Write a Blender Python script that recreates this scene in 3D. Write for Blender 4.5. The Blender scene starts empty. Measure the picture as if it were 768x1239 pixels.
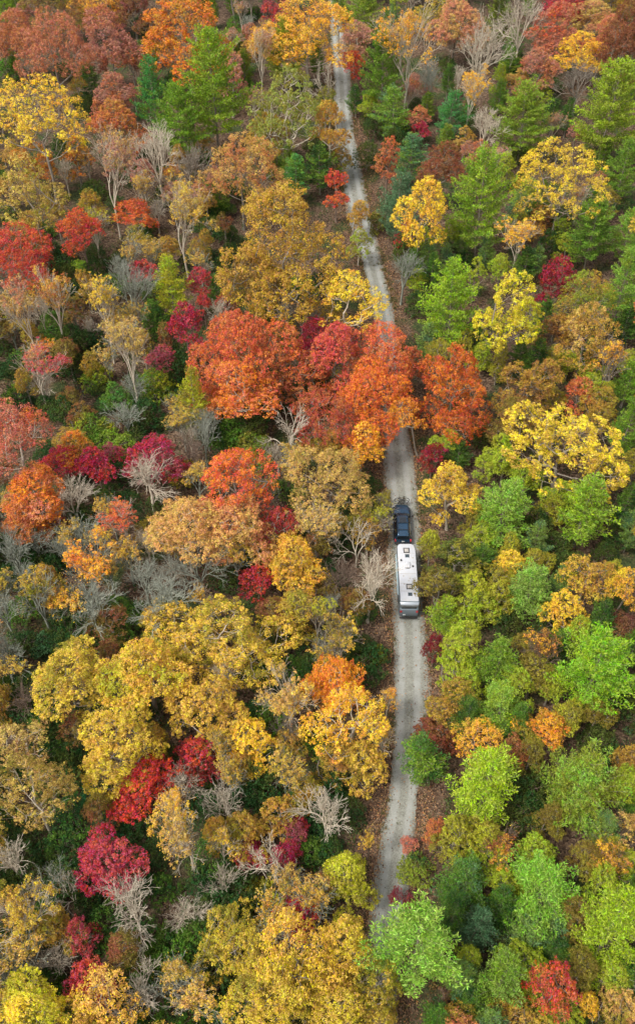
import bpy, bmesh, math, random
import numpy as np
from mathutils import Vector, Matrix

# ------------------------------------------------------------------ camera, sky, sun, exposure
scene = bpy.context.scene
CAM_H = 100.0
PITCH = math.radians(49.0)          # below the horizon
FPX = 1149.0                        # focal length in photograph pixels (768 x 1239)
PW, PH = 768.0, 1239.0

cam_data = bpy.data.cameras.new('camera')
cam = bpy.data.objects.new('camera', cam_data)
scene.collection.objects.link(cam)
cam.location = (0, 0, CAM_H)
cam.rotation_euler = (math.pi / 2 - PITCH, 0, 0)
cam_data.sensor_fit = 'VERTICAL'
cam_data.angle = 2 * math.atan(PH / 2 / FPX)
cam_data.clip_start = 0.5
cam_data.clip_end = 6000
scene.camera = cam

SUN_EL, SUN_AZ = math.radians(58), math.radians(235)      # azimuth clockwise from +Y
world = bpy.data.worlds.new('World')
scene.world = world
world.use_nodes = True
nt = world.node_tree
nt.nodes.clear()
wo = nt.nodes.new('ShaderNodeOutputWorld')
bg = nt.nodes.new('ShaderNodeBackground')
sky = nt.nodes.new('ShaderNodeTexSky')
sky.sky_type = 'NISHITA'
sky.sun_disc = False
sky.sun_elevation = SUN_EL
sky.sun_rotation = SUN_AZ
sky.dust_density = 4.0
sky.air_density = 1.0
hs = nt.nodes.new('ShaderNodeHueSaturation')               # thin overcast: the blue is veiled
hs.inputs['Saturation'].default_value = 0.35
nt.links.new(sky.outputs['Color'], hs.inputs['Color'])
nt.links.new(hs.outputs['Color'], bg.inputs['Color'])
bg.inputs['Strength'].default_value = 0.125
nt.links.new(bg.outputs[0], wo.inputs['Surface'])

sun_data = bpy.data.lights.new('sun', 'SUN')
sun_data.energy = 1.5
sun_data.angle = math.radians(13)
sun_data.color = (1.0, 0.965, 0.91)
sun = bpy.data.objects.new('sun', sun_data)
scene.collection.objects.link(sun)
sdir = Vector((math.sin(SUN_AZ) * math.cos(SUN_EL), math.cos(SUN_AZ) * math.cos(SUN_EL), math.sin(SUN_EL)))
sun.rotation_euler = sdir.to_track_quat('Z', 'Y').to_euler()

scene.view_settings.view_transform = 'Standard'
scene.view_settings.look = 'None'
scene.view_settings.gamma = 1.0
scene.view_settings.exposure = 1.02
scene.cycles.max_bounces = 8
scene.cycles.diffuse_bounces = 4
scene.cycles.transparent_max_bounces = 4

# ------------------------------------------------------------------ helpers
SP, CP = math.sin(PITCH), math.cos(PITCH)
COL = scene.collection


def at(u, v, z=0.0):
    """The point at height z that the photograph shows at pixel (u, v)."""
    a, b = u - PW / 2, PH / 2 - v
    d = Vector((a, FPX * CP + b * SP, -FPX * SP + b * CP))
    t = (z - CAM_H) / d.z
    return Vector((d.x * t, d.y * t, z))


def px_per_m(p):
    """Pixels per metre at point p."""
    depth = p.y * CP - (p.z - CAM_H) * SP
    return FPX / depth


def lin(c):
    c = c / 255.0
    return c / 12.92 if c <= 0.04045 else ((c + 0.055) / 1.055) ** 2.4


def tag(o, label=None, cat=None, group=None, kind=None):
    if label: o['label'] = label
    if cat: o['category'] = cat
    if group: o['group'] = group
    if kind: o['kind'] = kind
    return o


def mesh_from(name, verts, faces, mat=None, smooth=False):
    """faces: int array (n,4) or (n,3)."""
    me = bpy.data.meshes.new(name)
    verts = np.ascontiguousarray(verts, dtype=np.float32)
    faces = np.ascontiguousarray(faces, dtype=np.int32)
    n, k = faces.shape
    me.vertices.add(len(verts))
    me.vertices.foreach_set('co', verts.ravel())
    me.loops.add(n * k)
    me.loops.foreach_set('vertex_index', faces.ravel())
    me.polygons.add(n)
    me.polygons.foreach_set('loop_start', np.arange(0, n * k, k, dtype=np.int32))
    if smooth:
        me.polygons.foreach_set('use_smooth', np.ones(n, dtype=bool))
    me.update(calc_edges=True)
    if mat: me.materials.append(mat)
    return me


def link(name, data, parent=None):
    o = bpy.data.objects.new(name, data)
    COL.objects.link(o)
    if parent is not None: o.parent = parent
    return o


# ------------------------------------------------------------------ materials
def new_mat(name):
    m = bpy.data.materials.new(name)
    m.use_nodes = True
    n = m.node_tree.nodes
    n.clear()
    out = n.new('ShaderNodeOutputMaterial')
    return m, n, m.node_tree.links, out


def mathn(n, l, op, a, b=None, clamp=False):
    x = n.new('ShaderNodeMath'); x.operation = op; x.use_clamp = clamp
    for i, v in enumerate((a, b)):
        if v is None: continue
        if isinstance(v, (int, float)): x.inputs[i].default_value = v
        else: l.new(v, x.inputs[i])
    return x.outputs[0]


def mixc(n, l, fac, a, b, mode='MIX'):
    x = n.new('ShaderNodeMix'); x.data_type = 'RGBA'; x.blend_type = mode
    for i, v in ((0, fac), (6, a), (7, b)):
        if isinstance(v, (int, float)): x.inputs[i].default_value = v
        elif isinstance(v, tuple): x.inputs[i].default_value = v + ((1.0,) if len(v) == 3 else ())
        else: l.new(v, x.inputs[i])
    return x.outputs[2]


def leaf_material(name, rough, trans, hue_spread, val_lo, val_hi, patch_scale):
    """Leaf colour comes from the object; every leaf (mesh island) gets its own hue and value, patches of the crown turn to the accent colour."""
    m, n, l, out = new_mat(name)
    info = n.new('ShaderNodeObjectInfo')
    acc = n.new('ShaderNodeAttribute'); acc.attribute_type = 'OBJECT'; acc.attribute_name = 'accent'
    tc = n.new('ShaderNodeTexCoord')
    geo = n.new('ShaderNodeNewGeometry')
    noise = n.new('ShaderNodeTexNoise'); noise.noise_dimensions = '4D'
    noise.inputs['Scale'].default_value = patch_scale
    noise.inputs['Detail'].default_value = 3.0
    l.new(tc.outputs['Object'], noise.inputs['Vector'])
    l.new(mathn(n, l, 'MULTIPLY', info.outputs['Random'], 50.0), noise.inputs['W'])
    rnd = geo.outputs['Random Per Island']
    wob = mathn(n, l, 'MULTIPLY', mathn(n, l, 'SUBTRACT', rnd, 0.5), 0.16)
    nz = mathn(n, l, 'ADD', noise.outputs['Fac'], wob)
    ramp = n.new('ShaderNodeMapRange'); ramp.interpolation_type = 'SMOOTHSTEP'
    ramp.inputs['From Min'].default_value = 0.45; ramp.inputs['From Max'].default_value = 0.63
    l.new(nz, ramp.inputs['Value'])
    base = mixc(n, l, ramp.outputs['Result'], info.outputs['Color'], acc.outputs['Color'])
    n3 = n.new('ShaderNodeTexNoise'); n3.inputs['Scale'].default_value = 1.1; n3.inputs['Detail'].default_value = 2.0
    l.new(tc.outputs['Object'], n3.inputs['Vector'])
    turn = n.new('ShaderNodeHueSaturation')                      # boughs turn at different times: some a little greener, some redder
    l.new(mathn(n, l, 'ADD', mathn(n, l, 'MULTIPLY', mathn(n, l, 'SUBTRACT', n3.outputs['Fac'], 0.5), 0.11), 0.5), turn.inputs['Hue'])
    l.new(mathn(n, l, 'ADD', mathn(n, l, 'MULTIPLY', n3.outputs['Fac'], 0.7), 0.65), turn.inputs['Value'])
    l.new(base, turn.inputs['Color'])
    base = turn.outputs[0]
    h = n.new('ShaderNodeHueSaturation')
    r2 = mathn(n, l, 'FRACT', mathn(n, l, 'MULTIPLY', rnd, 17.31))
    l.new(mathn(n, l, 'ADD', mathn(n, l, 'MULTIPLY', r2, hue_spread), 0.5 - hue_spread / 2), h.inputs['Hue'])
    r3 = mathn(n, l, 'FRACT', mathn(n, l, 'MULTIPLY', rnd, 71.7))
    l.new(mathn(n, l, 'ADD', mathn(n, l, 'MULTIPLY', r3, val_hi - val_lo), val_lo), h.inputs['Value'])
    l.new(mathn(n, l, 'ADD', mathn(n, l, 'MULTIPLY', r2, 0.2), 0.9), h.inputs['Saturation'])
    l.new(base, h.inputs['Color'])
    p = n.new('ShaderNodeBsdfPrincipled')
    p.inputs['Roughness'].default_value = rough
    p.inputs['Specular IOR Level'].default_value = 0.12
    l.new(h.outputs['Color'], p.inputs['Base Color'])
    t = n.new('ShaderNodeBsdfTranslucent')
    l.new(h.outputs['Color'], t.inputs['Color'])
    mx = n.new('ShaderNodeMixShader'); mx.inputs[0].default_value = trans
    l.new(p.outputs[0], mx.inputs[1]); l.new(t.outputs[0], mx.inputs[2])
    l.new(mx.outputs[0], out.inputs['Surface'])
    return m


MAT_LEAF = leaf_material('broad_leaf', 0.5, 0.26, 0.045, 0.62, 1.32, 0.32)
MAT_NEEDLE = leaf_material('needle', 0.55, 0.2, 0.04, 0.62, 1.36, 0.4)


def bark_material():
    m, n, l, out = new_mat('bark')
    info = n.new('ShaderNodeObjectInfo')
    tc = n.new('ShaderNodeTexCoord')
    mp = n.new('ShaderNodeMapping'); mp.inputs['Scale'].default_value = (3, 3, 0.5)
    l.new(tc.outputs['Object'], mp.inputs['Vector'])
    nz = n.new('ShaderNodeTexNoise'); nz.inputs['Scale'].default_value = 2.2; nz.inputs['Detail'].default_value = 5
    l.new(mp.outputs[0], nz.inputs['Vector'])
    v = mathn(n, l, 'ADD', mathn(n, l, 'MULTIPLY', nz.outputs['Fac'], 1.1), 0.45)
    c = mixc(n, l, 1.0, info.outputs['Color'], (1, 1, 1), 'MULTIPLY')
    h = n.new('ShaderNodeHueSaturation')
    l.new(c, h.inputs['Color']); l.new(v, h.inputs['Value'])
    p = n.new('ShaderNodeBsdfPrincipled'); p.inputs['Roughness'].default_value = 0.85
    p.inputs['Specular IOR Level'].default_value = 0.2
    l.new(h.outputs[0], p.inputs['Base Color'])
    b = n.new('ShaderNodeBump'); b.inputs['Strength'].default_value = 0.5; b.inputs['Distance'].default_value = 0.05
    l.new(nz.outputs['Fac'], b.inputs['Height']); l.new(b.outputs[0], p.inputs['Normal'])
    l.new(p.outputs[0], out.inputs['Surface'])
    return m


MAT_BARK = bark_material()


def ramp_node(n, fac, stops, l):
    r = n.new('ShaderNodeValToRGB')
    e = r.color_ramp.elements
    while len(e) > 1: e.remove(e[-1])
    e[0].position = stops[0][0]; e[0].color = stops[0][1] + (1,)
    for p, c in stops[1:]:
        x = e.new(p); x.color = c + (1,)
    l.new(fac, r.inputs[0])
    return r.outputs['Color']


def floor_material():
    m, n, l, out = new_mat('leaf_litter')
    geo = n.new('ShaderNodeNewGeometry')
    vo = n.new('ShaderNodeTexVoronoi'); vo.inputs['Scale'].default_value = 4.5
    l.new(geo.outputs['Position'], vo.inputs['Vector'])
    sep = n.new('ShaderNodeSeparateColor'); l.new(vo.outputs['Color'], sep.inputs[0])
    n1 = n.new('ShaderNodeTexNoise'); n1.inputs['Scale'].default_value = 0.16; n1.inputs['Detail'].default_value = 6
    l.new(geo.outputs['Position'], n1.inputs['Vector'])
    litter = ramp_node(n, sep.outputs[0], [(0.0, (0.03, 0.02, 0.014)), (0.35, (0.075, 0.046, 0.03)), (0.7, (0.12, 0.078, 0.05)), (1.0, (0.19, 0.13, 0.085))], l)
    moss = ramp_node(n, sep.outputs[1], [(0.0, (0.02, 0.03, 0.012)), (1.0, (0.07, 0.085, 0.03))], l)
    f = n.new('ShaderNodeMapRange'); f.inputs['From Min'].default_value = 0.52; f.inputs['From Max'].default_value = 0.62
    l.new(n1.outputs['Fac'], f.inputs['Value'])
    c = mixc(n, l, f.outputs[0], litter, moss)
    p = n.new('ShaderNodeBsdfPrincipled'); p.inputs['Roughness'].default_value = 0.9
    p.inputs['Specular IOR Level'].default_value = 0.1
    l.new(c, p.inputs['Base Color'])
    b = n.new('ShaderNodeBump'); b.inputs['Strength'].default_value = 0.7; b.inputs['Distance'].default_value = 0.12
    l.new(vo.outputs['Distance'], b.inputs['Height']); l.new(b.outputs[0], p.inputs['Normal'])
    l.new(p.outputs[0], out.inputs['Surface'])
    return m


def road_material():
    """Pale gravel: stones of mixed grey, washed patches; UV.x runs across the road, so the two wheel tracks are packed paler gravel."""
    m, n, l, out = new_mat('gravel')
    geo = n.new('ShaderNodeNewGeometry')
    uv = n.new('ShaderNodeUVMap'); uv.uv_map = 'UVMap'
    sx = n.new('ShaderNodeSeparateXYZ'); l.new(uv.outputs[0], sx.inputs[0])
    vo = n.new('ShaderNodeTexVoronoi'); vo.inputs['Scale'].default_value = 9.0
    l.new(geo.outputs['Position'], vo.inputs['Vector'])
    sep = n.new('ShaderNodeSeparateColor'); l.new(vo.outputs['Color'], sep.inputs[0])
    stone = ramp_node(n, sep.outputs[0], [(0.0, (0.175, 0.174, 0.150)), (0.5, (0.225, 0.227, 0.20)), (1.0, (0.275, 0.278, 0.248))], l)
    n1 = n.new('ShaderNodeTexNoise'); n1.inputs['Scale'].default_value = 0.55; n1.inputs['Detail'].default_value = 7; n1.inputs['Roughness'].default_value = 0.65
    l.new(geo.outputs['Position'], n1.inputs['Vector'])
    dust = ramp_node(n, n1.outputs['Fac'], [(0.3, (0.86, 0.85, 0.80)), (0.55, (1, 0.99, 0.95)), (0.75, (1.07, 1.06, 1.0))], l)
    c = mixc(n, l, 1.0, stone, dust, 'MULTIPLY')
    # wheel tracks at u = .27 and .70
    tr = None
    for u0 in (0.26, 0.70):
        d = mathn(n, l, 'ABSOLUTE', mathn(n, l, 'SUBTRACT', sx.outputs[0], u0))
        k = n.new('ShaderNodeMapRange'); k.interpolation_type = 'SMOOTHSTEP'
        k.inputs['From Min'].default_value = 0.04; k.inputs['From Max'].default_value = 0.15
        k.inputs['To Min'].default_value = 1; k.inputs['To Max'].default_value = 0
        l.new(d, k.inputs['Value'])
        tr = k.outputs[0] if tr is None else mathn(n, l, 'MAXIMUM', tr, k.outputs[0])
    n2 = n.new('ShaderNodeTexNoise'); n2.inputs['Scale'].default_value = 0.9; n2.inputs['Detail'].default_value = 4
    l.new(geo.outputs['Position'], n2.inputs['Vector'])
    trk = mathn(n, l, 'MULTIPLY', tr, mathn(n, l, 'MULTIPLY', n2.outputs['Fac'], 1.15))
    c = mixc(n, l, trk, c, (0.325, 0.33, 0.305))
    # soil worked into the edges
    e = mathn(n, l, 'ABSOLUTE', mathn(n, l, 'SUBTRACT', sx.outputs[0], 0.5))
    e2 = mathn(n, l, 'ADD', e, mathn(n, l, 'MULTIPLY', mathn(n, l, 'SUBTRACT', n2.outputs['Fac'], 0.5), 0.25))
    k = n.new('ShaderNodeMapRange'); k.inputs['From Min'].default_value = 0.40; k.inputs['From Max'].default_value = 0.52
    k.inputs['To Max'].default_value = 0.75
    l.new(e2, k.inputs['Value'])
    c = mixc(n, l, k.outputs[0], c, (0.15, 0.12, 0.085))
    p = n.new('ShaderNodeBsdfPrincipled'); p.inputs['Roughness'].default_value = 0.9
    p.inputs['Specular IOR Level'].default_value = 0.15
    l.new(c, p.inputs['Base Color'])
    b = n.new('ShaderNodeBump'); b.inputs['Strength'].default_value = 0.4; b.inputs['Distance'].default_value = 0.04
    l.new(vo.outputs['Distance'], b.inputs['Height']); l.new(b.outputs[0], p.inputs['Normal'])
    l.new(p.outputs[0], out.inputs['Surface'])
    return m


def scatter_material(name, stops, value=1.0):
    """Small loose leaves: every island takes its own colour out of the ramp."""
    m, n, l, out = new_mat(name)
    geo = n.new('ShaderNodeNewGeometry')
    c = ramp_node(n, geo.outputs['Random Per Island'], stops, l)
    p = n.new('ShaderNodeBsdfPrincipled'); p.inputs['Roughness'].default_value = 0.7
    p.inputs['Specular IOR Level'].default_value = 0.2
    l.new(c, p.inputs['Base Color'])
    t = n.new('ShaderNodeBsdfTranslucent'); l.new(c, t.inputs['Color'])
    mx = n.new('ShaderNodeMixShader'); mx.inputs[0].default_value = 0.2
    l.new(p.outputs[0], mx.inputs[1]); l.new(t.outputs[0], mx.inputs[2])
    l.new(mx.outputs[0], out.inputs['Surface'])
    return m


def undergrowth_material():
    m, n, l, out = new_mat('undergrowth_leaf')
    geo = n.new('ShaderNodeNewGeometry')
    n1 = n.new('ShaderNodeTexNoise'); n1.inputs['Scale'].default_value = 0.13; n1.inputs['Detail'].default_value = 4
    l.new(geo.outputs['Position'], n1.inputs['Vector'])
    f = mathn(n, l, 'ADD', n1.outputs['Fac'], mathn(n, l, 'MULTIPLY', mathn(n, l, 'SUBTRACT', geo.outputs['Random Per Island'], 0.5), 0.22))
    c = ramp_node(n, f, [(0.28, (0.022, 0.055, 0.030)), (0.42, (0.035, 0.075, 0.022)), (0.50, (0.075, 0.105, 0.022)), (0.58, (0.10, 0.062, 0.026)), (0.66, (0.15, 0.075, 0.03)), (0.76, (0.16, 0.12, 0.03))], l)
    p = n.new('ShaderNodeBsdfPrincipled'); p.inputs['Roughness'].default_value = 0.55
    p.inputs['Specular IOR Level'].default_value = 0.1
    l.new(c, p.inputs['Base Color'])
    l.new(p.outputs[0], out.inputs['Surface'])
    return m


def solid(name, col, rough=0.5, metal=0.0, spec=0.5, coat=0.0, emit=None, dirt=0.0, dirt_col=(0.2, 0.17, 0.13), dscale=2.0):
    m, n, l, out = new_mat(name)
    p = n.new('ShaderNodeBsdfPrincipled')
    p.inputs['Roughness'].default_value = rough
    p.inputs['Metallic'].default_value = metal
    p.inputs['Specular IOR Level'].default_value = spec
    p.inputs['Coat Weight'].default_value = coat
    p.inputs['Coat Roughness'].default_value = 0.08
    tc = n.new('ShaderNodeTexCoord')
    nz = n.new('ShaderNodeTexNoise'); nz.inputs['Scale'].default_value = dscale; nz.inputs['Detail'].default_value = 6
    l.new(tc.outputs['Object'], nz.inputs['Vector'])
    k = n.new('ShaderNodeMapRange'); k.inputs['From Min'].default_value = 0.45; k.inputs['From Max'].default_value = 0.75
    k.inputs['To Max'].default_value = dirt
    l.new(nz.outputs['Fac'], k.inputs['Value'])
    c = mixc(n, l, k.outputs[0], col, dirt_col)
    l.new(c, p.inputs['Base Color'])
    if emit:
        p.inputs['Emission Color'].default_value = emit[:3] + (1,)
        p.inputs['Emission Strength'].default_value = emit[3]
    l.new(p.outputs[0], out.inputs['Surface'])
    return m


# ------------------------------------------------------------------ ground, road, verge
ROAD_PX = [  # y, left edge, right edge in the photograph
    (-60, 392, 408), (0, 397, 413), (30, 399, 416), (60, 401, 419), (100, 403, 424), (150, 404, 427), (190, 409, 434),
    (230, 415, 442), (270, 424, 450), (310, 435, 460), (373, 450, 474), (430, 457, 483), (480, 461, 489), (527, 463, 495),
    (560, 464, 501), (600, 467, 505), (650, 471, 508), (700, 474, 511), (750, 475, 514), (800, 475, 517), (850, 474, 517),
    (885, 473, 516), (943, 470, 511), (978, 467, 507), (1016, 461, 502), (1060, 456, 496), (1110, 450, 491), (1163, 441, 484),
    (1239, 430, 474), (1320, 416, 462)]


def catmull(pts, per=8):
    pts = np.array(pts)
    P = np.vstack([2 * pts[0] - pts[1], pts, 2 * pts[-1] - pts[-2]])
    out = []
    for i in range(1, len(P) - 2):
        for k in range(per):
            t = k / per
            a, b, c, d = P[i - 1], P[i], P[i + 1], P[i + 2]
            out.append(0.5 * (2 * b + (c - a) * t + (2 * a - 5 * b + 4 * c - d) * t * t + (3 * b - a - 3 * c + d) * t ** 3))
    out.append(P[-2])
    return np.array(out)


_L = np.array([tuple(at(a, y)) for y, a, b in ROAD_PX])
_R = np.array([tuple(at(b, y)) for y, a, b in ROAD_PX])
_C = catmull((_L + _R) / 2, 10)
_W = catmull(np.stack([np.linalg.norm(_R - _L, axis=1), 0 * _L[:, 0], 0 * _L[:, 0]], 1), 10)[:, 0]
_W = np.clip(_W, 3.7, 4.7)
ROAD_C = _C[:, :2]
ROAD_W = _W
_tan = np.gradient(ROAD_C, axis=0)
_tan /= np.linalg.norm(_tan, axis=1)[:, None]
ROAD_T = _tan


def road_dist(x, y):
    """Signed distance from the centreline (positive to the east) and the index of the nearest station."""
    p = np.stack([np.atleast_1d(x), np.atleast_1d(y)], 1)
    best = np.full(len(p), 1e9); idx = np.zeros(len(p), int)
    for s in range(0, len(p), 20000):
        q = p[s:s + 20000]
        d = ((q[:, None, :] - ROAD_C[None]) ** 2).sum(2)
        idx[s:s + 20000] = d.argmin(1)
    rel = p - ROAD_C[idx]
    nrm = np.stack([-ROAD_T[idx, 1], ROAD_T[idx, 0]], 1)
    sd = -(rel * nrm).sum(1)
    # ROAD_C runs away-to-near (y falling), normal flips: make east positive
    sd = np.where(ROAD_T[idx, 1] < 0, -sd, sd)
    return sd, idx


def build_ground():
    # one sheet to the horizon: fine and gently uneven inside, one coarse rim outside
    xs = np.concatenate([[-2500, -600], np.arange(-160, 161, 2.5), [600, 2500]])
    ys = np.concatenate([[-2500, -300], np.arange(-40, 421, 2.5), [1000, 4000]])
    X, Y = np.meshgrid(xs, ys)
    sd, _ = road_dist(X.ravel(), Y.ravel())
    k = np.clip((np.abs(sd) - 3.5) / 8, 0, 1)
    z = (0.35 * np.sin(X.ravel() * 0.11 + 1.3) * np.cos(Y.ravel() * 0.09) + 0.25 * np.sin(X.ravel() * 0.23 + Y.ravel() * 0.17)) * k
    v = np.stack([X.ravel(), Y.ravel(), z], 1)
    nx, ny = len(xs), len(ys)
    i = np.arange(nx * ny).reshape(ny, nx)
    f = np.stack([i[:-1, :-1].ravel(), i[:-1, 1:].ravel(), i[1:, 1:].ravel(), i[1:, :-1].ravel()], 1)
    o = link('forest_floor', mesh_from('forest_floor', v, f, floor_material(), True))
    tag(o, kind='structure')


def build_road():
    rng = np.random.default_rng(5)
    # resample the centreline every 0.4 m so that the edge can be ragged
    seg = np.linalg.norm(np.diff(ROAD_C, axis=0), axis=1)
    s = np.concatenate([[0], np.cumsum(seg)])
    t = np.arange(0, s[-1], 0.4)
    cx, cy = np.interp(t, s, ROAD_C[:, 0]), np.interp(t, s, ROAD_C[:, 1])
    w = np.interp(t, s, ROAD_W)
    tx, ty = np.gradient(cx), np.gradient(cy)
    ln = np.hypot(tx, ty); tx /= ln; ty /= ln
    def rag():
        r = np.convolve(rng.normal(0, 1, len(t) + 24), np.ones(25) / 5, 'valid') * 0.16
        return r + rng.normal(0, 0.09, len(t))
    us = np.linspace(-0.5, 0.5, 7)
    rl, rr = rag(), rag()
    V = []; U = []
    for u in us:
        off = u * w + (rl if u == us[0] else rr if u == us[-1] else 0)
        nx, ny = -ty, tx                       # travel runs towards the viewer: this side is east
        z = 0.012 + 0.05 * (0.25 - u * u)      # slight crown
        V.append(np.stack([cx + nx * off, cy + ny * off, np.full(len(t), z)], 1))
        U.append(np.stack([np.full(len(t), u + 0.5), t / 4], 1))
    V = np.concatenate(V); U = np.concatenate(U)
    i = np.arange(len(us) * len(t)).reshape(len(us), len(t))
    f = np.stack([i[:-1, :-1].ravel(), i[:-1, 1:].ravel(), i[1:, 1:].ravel(), i[1:, :-1].ravel()], 1)
    f = f[:, ::-1]
    me = mesh_from('gravel_road', V, f, road_material(), True)
    uvl = me.uv_layers.new(name='UVMap')
    uvl.data.foreach_set('uv', U[f.ravel()].astype(np.float32).ravel())
    if me.polygons[0].normal.z < 0: me.flip_normals()
    o = link('gravel_road', me)
    tag(o, kind='structure')


build_ground()
build_road()

# ------------------------------------------------------------------ vehicles
def smooth_lathe(bm, prof, seg, axis='Z', center=(0, 0, 0)):
    rings = []
    for r, h in prof:
        ring = []
        for k in range(seg):
            a = 2 * math.pi * k / seg
            c, s_ = r * math.cos(a), r * math.sin(a)
            p = {'Z': (c, s_, h), 'X': (h, c, s_), 'Y': (c, h, s_)}[axis]
            ring.append(bm.verts.new((p[0] + center[0], p[1] + center[1], p[2] + center[2])))
        rings.append(ring)
    for a, b in zip(rings, rings[1:]):
        for k in range(seg):
            bm.faces.new((a[k], a[(k + 1) % seg], b[(k + 1) % seg], b[k]))
    bm.faces.new(rings[0][::-1]); bm.faces.new(rings[-1])


def tube(bm, pts, r, seg=6, closed=False):
    pts = [Vector(p) for p in pts]
    rings = []
    n = len(pts)
    for i, p in enumerate(pts):
        a = pts[(i - 1) % n] if closed or i > 0 else p
        b = pts[(i + 1) % n] if closed or i < n - 1 else p
        d = (b - a).normalized()
        u = d.cross(Vector((0.31, 0.17, 0.93)))
        if u.length < 1e-3: u = d.cross(Vector((1, 0, 0)))
        u.normalize(); w = d.cross(u)
        rings.append([bm.verts.new(p + u * (r * math.cos(2 * math.pi * k / seg)) + w * (r * math.sin(2 * math.pi * k / seg))) for k in range(seg)])
    m = n if closed else n - 1
    for i in range(m):
        A, B = rings[i], rings[(i + 1) % n]
        for k in range(seg):
            bm.faces.new((A[k], A[(k + 1) % seg], B[(k + 1) % seg], B[k]))
    if not closed:
        bm.faces.new(rings[0][::-1]); bm.faces.new(rings[-1])


def loft(bm, rings, cap=True):
    vs = [[bm.verts.new(p) for p in r] for r in rings]
    n = len(vs[0])
    for a, b in zip(vs, vs[1:]):
        for k in range(n):
            bm.faces.new((a[k], a[(k + 1) % n], b[(k + 1) % n], b[k]))
    if cap:
        bm.faces.new(vs[0][::-1]); bm.faces.new(vs[-1])


def rrect(hw_b, hw_t, z0, z1, r, y, seg=3):
    """Rounded section in the XZ plane: width hw_b at the foot, hw_t at the top."""
    pts = []
    corners = [(hw_t - r, z1 - r, 0), (-(hw_t - r), z1 - r, 90), (-(hw_b - r), z0 + r, 180), (hw_b - r, z0 + r, 270)]
    for cx, cz, a0 in corners:
        for k in range(seg + 1):
            a = math.radians(a0 + 90 * k / seg)
            pts.append((cx + r * math.cos(a), y, cz + r * math.sin(a)))
    return pts


def box(bm, c, s, bev=0.0, rot=None):
    g = bmesh.ops.create_cube(bm, size=1.0)
    vs = g['verts']
    for v in vs:
        v.co = Vector((v.co.x * s[0], v.co.y * s[1], v.co.z * s[2]))
    if bev > 0:
        es = list({e for v in vs for e in v.link_edges})
        r = bmesh.ops.bevel(bm, geom=es, offset=bev, segments=2, affect='EDGES', profile=0.6)
        vs = list({v for f in r['faces'] for v in f.verts} | {v for v in vs if v.is_valid})
    for v in vs:
        co = v.co
        if rot is not None: co = rot @ co
        v.co = co + Vector(c)


def quad_slab(bm, pts, th):
    """A thin plate over four (or more) corner points, thickness th along its own normal."""
    P = [Vector(p) for p in pts]
    nrm = (P[1] - P[0]).cross(P[2] - P[0]).normalized()
    a = [bm.verts.new(p) for p in P]; b = [bm.verts.new(p + nrm * th) for p in P]
    n = len(P)
    bm.faces.new(a[::-1]); bm.faces.new(b)
    for k in range(n):
        bm.faces.new((a[k], a[(k + 1) % n], b[(k + 1) % n], b[k]))


def part(name, mat, parent, fn, smooth=True, label=None):
    bm = bmesh.new()
    fn(bm)
    bmesh.ops.recalc_face_normals(bm, faces=bm.faces)
    me = bpy.data.meshes.new(name)
    bm.to_mesh(me); bm.free()
    me.materials.append(mat)
    if smooth:
        me.shade_smooth()
        me.set_sharp_from_angle(angle=math.radians(38))
    o = link(name, me, parent)
    if label: o['label'] = label
    return o


NAVY = solid('navy_paint', (0.03, 0.085, 0.15), 0.24, 0.65, 0.5, 1.0, dirt=0.08)
BLACK = solid('black_plastic', (0.012, 0.012, 0.013), 0.5, dirt=0.2)
GLASS = solid('dark_glass', (0.01, 0.014, 0.018), 0.06, 0.0, 0.6, 1.0)
RUBBER = solid('tyre_rubber', (0.016, 0.016, 0.016), 0.85, dirt=0.4)
ALLOY = solid('alloy', (0.45, 0.46, 0.48), 0.3, 0.9)
REDLAMP = solid('red_lens', (0.42, 0.012, 0.018), 0.2, coat=1.0)
HEADLAMP = solid('clear_lens', (0.6, 0.62, 0.65), 0.1, coat=1.0)
WHITE = solid('white_roof_membrane', (0.50, 0.51, 0.53), 0.55, dirt=0.45, dirt_col=(0.48, 0.45, 0.40), dscale=1.6)
GREY_SIDE = solid('grey_fibreglass', (0.15, 0.195, 0.21), 0.35, coat=0.4, dirt=0.25, dscale=0.9)
GREY_DARK = solid('slate_fibreglass', (0.13, 0.165, 0.19), 0.35, coat=0.4, dirt=0.2)
TRIM = solid('aluminium_trim', (0.42, 0.45, 0.47), 0.35, 0.7)
AWN = solid('awning_fabric', (0.33, 0.42, 0.43), 0.6, dirt=0.2)
VENT = solid('smoked_plastic', (0.06, 0.06, 0.06), 0.4)
VENT_LID = solid('almond_plastic', (0.40, 0.37, 0.33), 0.5, dirt=0.3)
SKYL = solid('smoked_acrylic', (0.035, 0.05, 0.055), 0.12, coat=1.0)
PLATE = solid('plate_white', (0.75, 0.75, 0.72), 0.5)


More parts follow.
